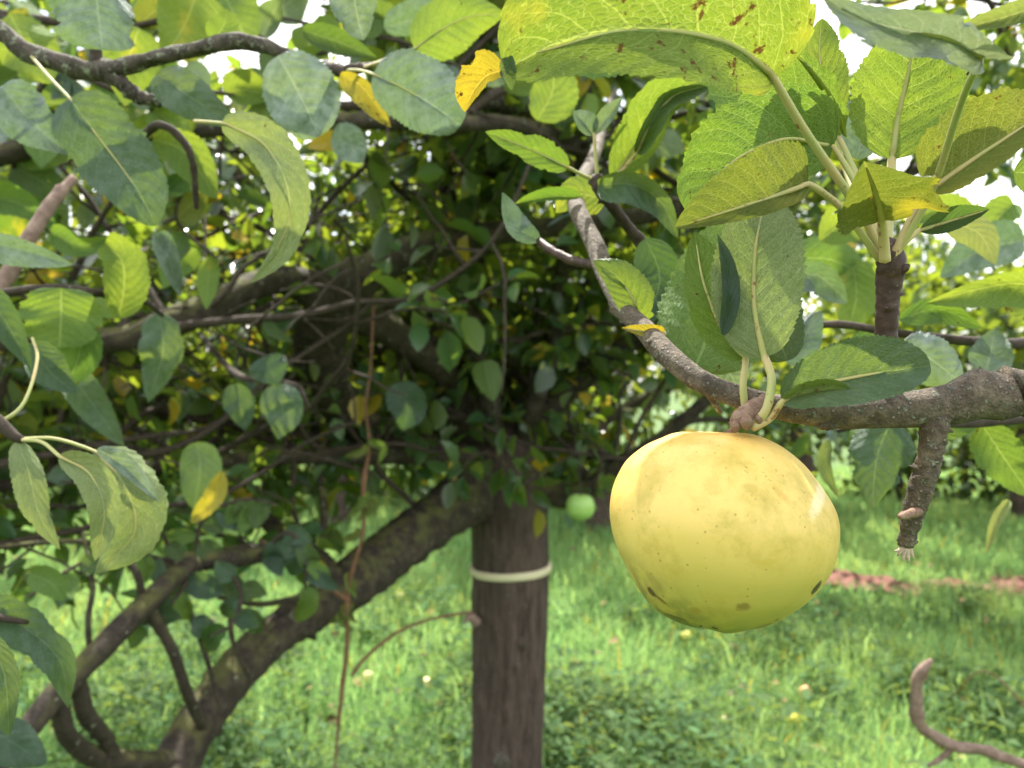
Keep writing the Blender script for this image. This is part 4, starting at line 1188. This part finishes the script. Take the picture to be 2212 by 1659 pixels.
# ------------------------------------------------------------------ branches over the lawn, left half
sC = empty('apple_branch', 'dark lichen-crusted branch with hanging leaves across the upper corner', 'branch', P(-350, -60, .62))
wood('wood', sC, [(-900, -300, .9), (-350, -60, .62), (-100, 20, .56), (0, 66, .55), (60, 112, .55), (150, 142, .55), (220, 155, .55), (330, 127, .55), (440, 102, .55), (525, 88, .55), (620, 118, .55), (690, 142, .55)],
     [70, 60, 46, 40, 38, 40, 46, 34, 32, 34, 28, 22], M_LICHEN, 150, 14, 0.10, 0.5, None, 41)
wood('twig', sC, [(220, 155, .55), (262, 178, .55), (290, 205, .55), (345, 222, .55)], [36, 32, 30, 24], M_LICHEN, 30, 12, 0.12, 0.5, None, 42)
wood('twig', sC, [(208, 150, .55), (208, 118, .55), (205, 85, .55)], [28, 26, 20], M_TWIG, 16, 12, 0.08, 0.3, None, 43)
wood('twig', sC, [(300, 300, .62), (350, 270, .6), (410, 330, .6), (425, 450, .62)], [16, 18, 16, 12], M_TWIG, 30, 10, 0.08, 0.2, None, 44)
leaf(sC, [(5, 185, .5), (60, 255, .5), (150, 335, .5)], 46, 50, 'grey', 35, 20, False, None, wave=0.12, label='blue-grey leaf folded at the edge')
leaf(sC, [(150, 212, .5), (215, 300, .5), (290, 400, .5), (338, 488, .5)], 82, 78, 'dark', 12, 12, False, [(62, 115, .55), (105, 165, .52), (150, 212, .5)], p=0.4, q=0.6, label='large dark green leaf with pale veins', tint=0.6)
leaf(sC, [(340, 160, .53), (420, 215, .52), (512, 275, .52)], 46, 44, 'dark', 20, 30, False, None, tint=0.9, label='dull dark leaf with a folded top')
leaf(sC, [(600, 120, .52), (645, 200, .52), (690, 295, .52)], 74, 72, 'grey', 12, 12, False, None, p=0.5, q=0.5)
leaf(sC, [(478, 266, .45), (565, 305, .445), (622, 410, .44), (612, 530, .445), (543, 612, .45)], 46, 42, 'pale', 25, 20, True, [(420, 262, .46), (478, 266, .45)], q=0.9, notch=0.3, label='long curved pale leaf hanging like a sickle', tint=0.5)
leaf(sC, [(205, -60, .48), (212, 30, .48), (222, 108, .48)], 84, 84, 'grey', 10, 20, False, None, notch=0.6, q=0.5, label='greyish white leaf')
leaf(sC, [(430, -30, .7), (395, 60, .7), (350, 125, .7)], 84, 60, 'sunny', 10, 10, True, None, tint=0.9)
leaf(sC, [(470, -40, .75), (520, 60, .75), (540, 110, .75)], 60, 60, 'green', 10, 10, True, None, tint=0.9)
leaf(sC, [(300, 60, .75), (280, 130, .75), (270, 230, .75)], 60, 60, 'sunny', 10, 10, True, None, tint=0.7)
leaf(sC, [(20, 30, .7), (60, 100, .7), (110, 180, .7)], 60, 60, 'sunny', 10, 10, True, None, tint=1)
leaf(sC, [(330, 300, .62), (400, 330, .62), (470, 430, .62)], 50, 50, 'green', 10, 10, True, None, tint=0.9)
leaf(sC, [(460, 90, .56), (485, 50, .56), (490, 20, .56)], 30, 40, 'green', 15, 15, True, None, tint=0.8)
sD = empty('leafy_twig', 'twig tip with pale stalks and grey leaves above the dark horizontal limb', 'twig', P(690, 142, .55), 'leafy twigs of the apple trees')
wood('wood', sD, [(690, 142, .55), (725, 152, .53), (760, 152, .52), (800, 140, .53)], [26, 26, 24, 14], M_TWIG, 24, 10, 0.12, 0.5, None, 45)
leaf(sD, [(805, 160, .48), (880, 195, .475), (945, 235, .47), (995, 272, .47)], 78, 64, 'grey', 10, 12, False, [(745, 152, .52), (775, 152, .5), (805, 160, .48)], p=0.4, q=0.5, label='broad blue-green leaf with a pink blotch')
leaf(sD, [(735, 160, .5), (785, 190, .5), (845, 275, .5)], 20, 40, 'yellow', 20, 20, True, None, tint=0.3)
leaf(sD, [(760, -70, .45), (768, 15, .45), (785, 88, .45)], 72, 66, 'grey', 10, 15, False, None, q=0.5)
leaf(sD, [(895, 105, .54), (960, 60, .54), (1020, 35, .54), (1095, 30, .54)], 56, 60, 'green', 12, 12, True, [(770, 150, .52), (830, 130, .53), (895, 105, .54)], tint=0.9, label='green leaf lit from behind on a pale stalk')
leaf(sD, [(655, 65, .6), (730, 90, .6), (815, 125, .6)], 40, 36, 'dark', 20, 20, True, None)
leaf(sD, [(830, 60, .62), (900, 40, .62), (990, 20, .62)], 34, 30, 'grey', 20, 20, False)
leaf(sD, [(1160, 260, .7), (1195, 190, .7), (1190, 110, .7)], 40, 50, 'sunny', 20, 20, True)
leaf(sD, [(715, 300, .9), (750, 310, .9), (785, 350, .9)], 40, 40, 'grey', 10, 10, False)

sL = empty('leafy_twig', 'leafy twigs with pale backlit leaves filling the upper corner behind the lichen-crusted branch', 'twig', P(-420, -20, 1.0), 'leafy twigs of the apple trees')
rl = np.random.default_rng(12)
for k_, (pts_, w_) in enumerate((
        ([(-420, -20, 1.0), (0, 30, .95), (250, 60, .92), (480, 20, .9), (700, 60, .92)], [26, 20, 16, 12, 6]),
        ([(0, 30, .95), (120, 130, .9), (300, 210, .88), (470, 200, .88), (620, 240, .9)], [16, 14, 12, 9, 5]),
        ([(480, 20, .9), (640, 120, .85), (820, 80, .85), (1000, 150, .9), (1100, 190, .95)], [14, 12, 10, 8, 5]),
        ([(120, 130, .9), (60, 250, .9), (30, 400, .95), (120, 520, 1.0)], [14, 12, 9, 5]),
        ([(300, 210, .88), (420, 330, .92), (380, 470, .95), (470, 560, 1.0)], [12, 10, 8, 5]))):
    wood('wood', sL, pts_, w_, M_TWIG, 36, 8, 0.06, 0.2, None, 180 + k_)
    cc = spline([tuple(q_) for q_ in pts_], 40)
    for m_ in range(12):
        q_ = cc[int(3 + m_ * 3.2)]
        a_ = rl.uniform(0, 6.28)
        l_ = rl.uniform(80, 140)
        e_ = (q_[0] + l_ * math.cos(a_), q_[1] + l_ * math.sin(a_) * 0.8 + 14, q_[2] - rl.uniform(-.04, .04))
        leaf(sL, [tuple(q_), ((q_[0] + e_[0]) / 2 + rl.normal(0, 10), (q_[1] + e_[1]) / 2 - rl.uniform(0, 18), q_[2]), e_], rl.uniform(22, 44), rl.uniform(22, 44), rl.choice(['green', 'sunny', 'green', 'dark', 'grey', 'olive']), 20, 20, bool(rl.random() < 0.65), None, nu=32, nv=5)

sE = empty('leafy_twig', 'twig with a round-ended green leaf and a yellow-green leaf against dark limbs', 'twig', P(-300, 640, .65), 'leafy twigs of the apple trees')
wood('wood', sE, [(-300, 640, .65), (-60, 640, .6), (60, 625, .6), (140, 622, .6), (240, 638, .63), (310, 650, .68), (350, 680, .75)], [30, 22, 18, 18, 16, 14, 10], M_TWIG, 60, 10, 0.06, 0.3, None, 51)
leaf(sE, [(132, 622, .58), (132, 680, .58), (128, 752, .58)], 78, 74, 'green', 8, 8, True, None, p=0.35, q=0.35, notch=0.5, label='round-ended green leaf', tint=0.7)
leaf(sE, [(255, 688, .63), (268, 620, .63), (262, 560, .63), (225, 530, .63)], 52, 64, 'sunny', 10, 10, True, None, q=0.5, label='yellow-green leaf', tint=0.8)
leaf(sE, [(-70, 512, .5), (50, 540, .5), (158, 572, .5)], 20, 36, 'grey', 40, 15, False, None, label='whitish leaf seen flat')
leaf(sE, [(345, 678, .78), (352, 760, .78), (320, 870, .78)], 46, 44, 'dark', 15, 15, False, None, wave=0.15, tint=0.9)
leaf(sE, [(150, 800, .8), (205, 880, .8), (268, 965, .8)], 44, 42, 'dark', 15, 15, False)
leaf(sE, [(-40, 620, .5), (15, 700, .5), (70, 800, .5)], 46, 50, 'dark', 15, 15, False, None, tint=0.3)
leaf(sE, [(70, 740, .55), (105, 800, .55), (165, 850, .55)], 48, 46, 'dark', 10, 20, False)
leaf(sE, [(180, 690, .6), (170, 770, .6), (140, 840, .6)], 46, 44, 'green', 10, 10, True, None, tint=0.1)
leaf(sE, [(210, 640, .7), (240, 655, .7), (290, 672, .7)], 18, 34, 'sunny', 10, 10, True, None, tint=0.9)
leaf(sE, [(345, 500, .7), (365, 560, .7), (390, 640, .7)], 32, 34, 'grey', 20, 20, False)
leaf(sE, [(110, 500, .8), (180, 530, .8), (240, 510, .8)], 36, 36, 'green', 20, 20, True)
leaf(sE, [(-40, 420, .8), (40, 440, .8), (120, 480, .8)], 50, 40, 'green', 20, 20, True)
wood('twig', sE, [(-10, 640, .7), (60, 520, .72), (110, 440, .74), (160, 385, .76)], [34, 32, 28, 20], M_STICK, 30, 10, 0.05, 0.2, None, 52)

sF = empty('leafy_twig', 'drooping twig with pale withered leaves at the lower edge of the crown', 'twig', P(-250, 780, .48), 'leafy twigs of the apple trees')
wood('wood', sF, [(-250, 780, .48), (-60, 875, .43), (0, 915, .42), (35, 945, .42), (50, 952, .42)], [34, 30, 28, 24, 16], M_TWIG, 30, 12, 0.06, 0.3, None, 55)
leaf(sF, [(38, 952, .42), (62, 1020, .415), (85, 1110, .415), (130, 1188, .42)], 26, 30, 'pale', 25, 25, True, None, wave=0.1, label='narrow pale leaf hanging limp', tint=0.5)
leaf(sF, [(128, 985, .40), (195, 1025, .40), (225, 1105, .40), (205, 1212, .40)], 40, 36, 'pale', 20, 25, True, [(45, 950, .42), (90, 955, .41), (128, 985, .40)], label='pale leaf curving down to a brown tip', tint=0.6)
leaf(sF, [(205, 975, .43), (270, 1050, .43), (290, 1150, .43), (205, 1240, .43)], 62, 56, 'pale', 20, 20, True, [(45, 948, .42), (120, 948, .425), (205, 975, .43)], notch=0.3, label='broad dull leaf', tint=0.5)
leaf(sF, [(210, 970, .42), (270, 1010, .42), (345, 1085, .42)], 18, 12, 'grey', 40, 40, False)
leaf(sF, [(65, 1240, .8), (110, 1260, .8), (140, 1300, .8)], 34, 34, 'green', 10, 10, True)
wood('leaf_stalk', sF, [(-40, 930, .43), (45, 880, .44), (80, 780, .46), (70, 730, .47)], [9, 8, 7, 6], M_STALK, 24, 8, 0.02, 0, None, 56)

sJ = empty('leafy_twig', 'dark twig with deep green leaves low beside the grass', 'twig', P(-280, 1260, .5), 'leafy twigs of the apple trees')
wood('wood', sJ, [(-280, 1260, .5), (-100, 1300, .46), (-20, 1330, .45), (60, 1345, .46)], [26, 22, 18, 10], M_TWIG, 24, 10, 0.06, 0.2, None, 57)
leaf(sJ, [(-45, 1300, .46), (60, 1360, .46), (130, 1430, .46), (148, 1530, .46)], 46, 56, 'dark', 20, 15, False, None, tint=0.4, label='deep green leaf bent over')
leaf(sJ, [(-30, 1370, .33), (10, 1460, .33), (20, 1590, .33)], 26, 46, 'dark', 15, 15, False, None, tint=0.9, label='near wrinkled leaf cut by the picture edge')
leaf(sJ, [(-60, 1560, .6), (20, 1600, .6), (100, 1650, .6)], 40, 46, 'dark', 15, 15, False)

sK = empty('leafy_twig', 'thin dark twigs with small shaded leaves over the forked limb by the lawn', 'twig', P(430, 1215, 1.3), 'leafy twigs of the apple trees')
rk = np.random.default_rng(5)
for k_, (pts_, w_) in enumerate((
        ([(430, 1215, 1.28), (380, 1290, 1.2), (330, 1340, 1.15), (250, 1350, 1.12)], [10, 9, 8, 5]),
        ([(480, 1210, 1.3), (520, 1280, 1.25), (500, 1350, 1.2), (430, 1380, 1.2)], [10, 9, 8, 5]),
        ([(560, 1200, 1.32), (620, 1150, 1.3), (660, 1200, 1.3), (660, 1280, 1.3)], [10, 9, 8, 5]),
        ([(380, 1215, 1.25), (250, 1190, 1.1), (150, 1230, 1.05), (60, 1290, 1.0)], [10, 9, 8, 5]),
        ([(420, 1212, 1.3), (440, 1120, 1.3), (520, 1080, 1.3), (600, 1090, 1.3)], [10, 9, 8, 5]),
        ([(380, 1215, 1.25), (330, 1120, 1.2), (250, 1060, 1.2), (130, 1040, 1.15)], [10, 9, 8, 5]))):
    wood('wood', sK, pts_, w_, M_TWIG, 24, 8, 0.06, 0.2, None, 80 + k_)
    cc = spline([tuple(q_) + ((pts_[0][2],) if len(q_) < 3 else ()) for q_ in pts_], 30)
    for m_ in range(9):
        q_ = cc[int(4 + m_ * 2.9)]
        a_ = rk.uniform(0.2, 2.9)
        l_ = rk.uniform(48, 82)
        e_ = (q_[0] + l_ * math.cos(a_), q_[1] + l_ * math.sin(a_) * rk.choice([1, 1, 1, -0.6]), q_[2] - rk.uniform(-.03, .03))
        leaf(sK, [tuple(q_), ((q_[0] + e_[0]) / 2 + rk.normal(0, 6), (q_[1] + e_[1]) / 2 - 5, q_[2]), e_], rk.uniform(14, 28), rk.uniform(14, 28), rk.choice(['dark', 'dark', 'green']), 25, 25, bool(rk.random() < 0.4), None, nu=24, nv=5)

sG = empty('leafy_twig', 'small twig of dark leaves in the middle of the shaded crown', 'twig', P(500, 800, 1.25), 'leafy twigs of the apple trees')
wood('wood', sG, [(430, 720, 1.9), (500, 800, 1.25), (560, 820, 1.12), (640, 830, 1.1), (668, 880, 1.1)], [10, 16, 14, 12, 8], M_TWIG, 30, 8, 0.06, 0.2, None, 58)
leaf(sG, [(590, 830, 1.08), (612, 890, 1.08), (602, 950, 1.08)], 44, 42, 'dark', 10, 10, False, None, tint=0.8)
leaf(sG, [(570, 770, 1.08), (585, 800, 1.08), (600, 830, 1.08)], 40, 40, 'dark', 10, 10, False)
leaf(sG, [(500, 830, 1.1), (520, 880, 1.1), (530, 930, 1.1)], 36, 36, 'dark', 10, 10, False)
leaf(sG, [(425, 955, 1.05), (432, 1020, 1.05), (418, 1100, 1.05)], 48, 46, 'dark', 10, 20, False, None, tint=0.5)
leaf(sG, [(480, 1018, 1.0), (462, 1070, 1.0), (412, 1130, 1.0)], 24, 22, 'yellow', 30, 30, True, None, label='rolled yellow-brown dead leaf', tint=0.1)
leaf(sG, [(850, 830, 1.5), (880, 880, 1.5), (870, 930, 1.5)], 46, 44, 'dark', 10, 10, False)

# ------------------------------------------------------------------ dry stems, bare sticks, fruit
dr = empty('dry_shoot', 'thin reddish brown dead shoot dangling in front of the mossy limb', 'dead shoot', P(800, 700, 1.62))
wood('stem', dr, [(812, 560, 1.75), (805, 700, 1.62), (800, 800, 1.6), (790, 880, 1.58), (798, 960, 1.57), (786, 1040, 1.56), (784, 1150, 1.55), (752, 1270, 1.55), (750, 1380, 1.55), (740, 1480, 1.55), (728, 1600, 1.55), (720, 1700, 1.55)], [5, 6, 5, 6, 7, 12, 8, 11, 10, 11, 6, 4], M_DRY, 120, 9, 0.06, 0.15, None, 61)
wood('side_stem', dr, [(760, 1460, 1.55), (790, 1420, 1.56), (860, 1365, 1.6), (940, 1335, 1.62), (1020, 1322, 1.65)], [9, 8, 7, 6, 6], M_DRY, 40, 7, 0.05, 0.1, None, 62)
wood('side_stem', dr, [(755, 1300, 1.55), (700, 1260, 1.53), (640, 1215, 1.5), (560, 1165, 1.5)], [9, 9, 8, 6], M_DRY, 40, 7, 0.05, 0.1, None, 63)
r_ = np.random.default_rng(9)
for k in range(9):
    yy = r_.uniform(950, 1350)
    x0 = np.interp(yy, [950, 1030, 1150, 1270, 1380], [794, 792, 775, 752, 748])
    leaf(dr, [(x0, yy, 1.56), (x0 + r_.normal(0, 14), yy + 16, 1.55), (x0 + r_.normal(0, 26), yy + r_.uniform(24, 60), 1.55)], 9, 9, 'spotted' if k % 2 else 'olive', 40, 40, True, None, nu=20, nv=5, tint=0.0)
for (pts, ws, lab, sd_) in (
        ([(2330, 1690, 1.0), (2212, 1652, 1.0), (2120, 1620, 1.0), (2060, 1612, .99), (2010, 1585, .98), (1985, 1560, .97), (1980, 1480, .96), (1995, 1445, .95), (2012, 1425, .95)], [26, 26, 26, 28, 30, 30, 30, 26, 10],
         'bare crooked brown stick bent upright in the corner of the lawn', 71),):
    st = empty('bare_stick', lab, 'stick', P(2330, 1690, 1.0))
    wood('wood', st, [(2500, 2900, 1.25), (2420, 1800, 1.05)] + pts, [34, 32] + [q_ * 0.85 for q_ in ws], M_STICK, 130, 12, 0.10, 0.5, None, sd_)
    wood('side_stem', st, [(2060, 1612, .99), (2030, 1640, .99), (2005, 1655, .99)], [14, 12, 8], M_STICK, 16, 8, 0.06, 0.2, None, sd_ + 1)
    wood('side_stem', st, [(2330, 1690, 1.0), (2240, 1560, 1.1), (2130, 1450, 1.15), (2050, 1510, 1.2)], [4, 4, 3, 2], M_DRY, 30, 7, 0.06, 0.1, None, sd_ + 2)

def small_apple(name, label, c, r, col, group=None, stalk=None, seed=0):
    r_ = np.random.default_rng(seed)
    prof = [(0.72, 0.02), (0.80, 0.12), (0.93, 0.35), (0.95, 0.5), (0.78, 0.78), (0.4, 0.97), (0.0, 1.0), (-0.4, 0.93), (-0.75, 0.68), (-0.92, 0.4), (-0.9, 0.22), (-0.8, 0.02)]
    A_ = spline([(0, z, rr) for z, rr in prof], 36)
    n = 36
    th = np.linspace(0, 2 * np.pi, n, endpoint=False)
    V = np.vstack([np.stack([rr * np.cos(th) * (1 + 0.02 * np.cos(3 * th)), rr * np.sin(th), np.full(n, z) * 0.92], -1) for _, z, rr in A_]) * r
    ax, ay = (0, 0) if stalk else (r_.uniform(-1.2, 1.2), r_.uniform(-1.2, 1.2))
    rot = np.array(Matrix.Rotation(ax, 3, 'X') @ Matrix.Rotation(ay, 3, 'Y'))
    V = V @ rot.T + np.array(c)
    f = [[i * n + j, (i + 1) * n + j, (i + 1) * n + (j + 1) % n, i * n + (j + 1) % n] for i in range(35) for j in range(n)]
    o = add_mesh(name, V, f, plain(name + '_skin', col, 0.4, 0.25, 25), None, c)
    tag(o, label, 'apple', group)
    e = np.array(c) + rot @ np.array([0, 0, 0.68 * r])
    e2 = np.array(c) + rot @ np.array([0.05 * r, 0, 1.25 * r])
    pts = [e, e2] if not stalk else [e, Vector(e2)] + stalk
    v, f = tube_geo(pts, [0.0016] * len(pts), 12, 6, 0.03, 0, 1)
    add_mesh('apple_stalk', v, f, M_TWIG, o, c)
    return o
cg = P(1253, 1096, 1.75)
small_apple('apple', 'pale green blurred apple hanging beside the banded trunk', cg, 31 * K * 1.75, (0.27, 0.44, 0.11), None, [Vector((cg.x + 0.005, 1.85, cg.z + 0.09)), P(1270, 1040, 2.1)], 3)
WIND = [(795, 1488, 'pale yellow windfall left of the trunk, half sunk in weeds'), (923, 1504, 'yellow windfall right beside the banded trunk'), (863, 1306, 'small windfall in the sunny grass above the curved dry stem'),
        (1567, 1561, 'brownish windfall straight below the yellow apple'), (1711, 1555, 'bright yellow windfall in the dark weeds'), (1482, 1386, 'yellow windfall just under the big apple'), (1740, 1503, 'orange-tinted windfall in the weeds')]
for k, (x, y, lab) in enumerate(WIND):
    d = H / ((y - 829.5) * K)
    c = P(x, y, d * 0.985)
    c.z = float(gz(c.x, c.y)) + 0.07
    col = [(0.62, 0.56, 0.2), (0.70, 0.62, 0.25), (0.6, 0.55, 0.2), (0.5, 0.38, 0.15), (0.75, 0.62, 0.08), (0.66, 0.6, 0.15), (0.72, 0.42, 0.2)][k]
    small_apple('fallen_apple', lab, c, 0.028, col, 'windfall apples in the grass', None, 30 + k)
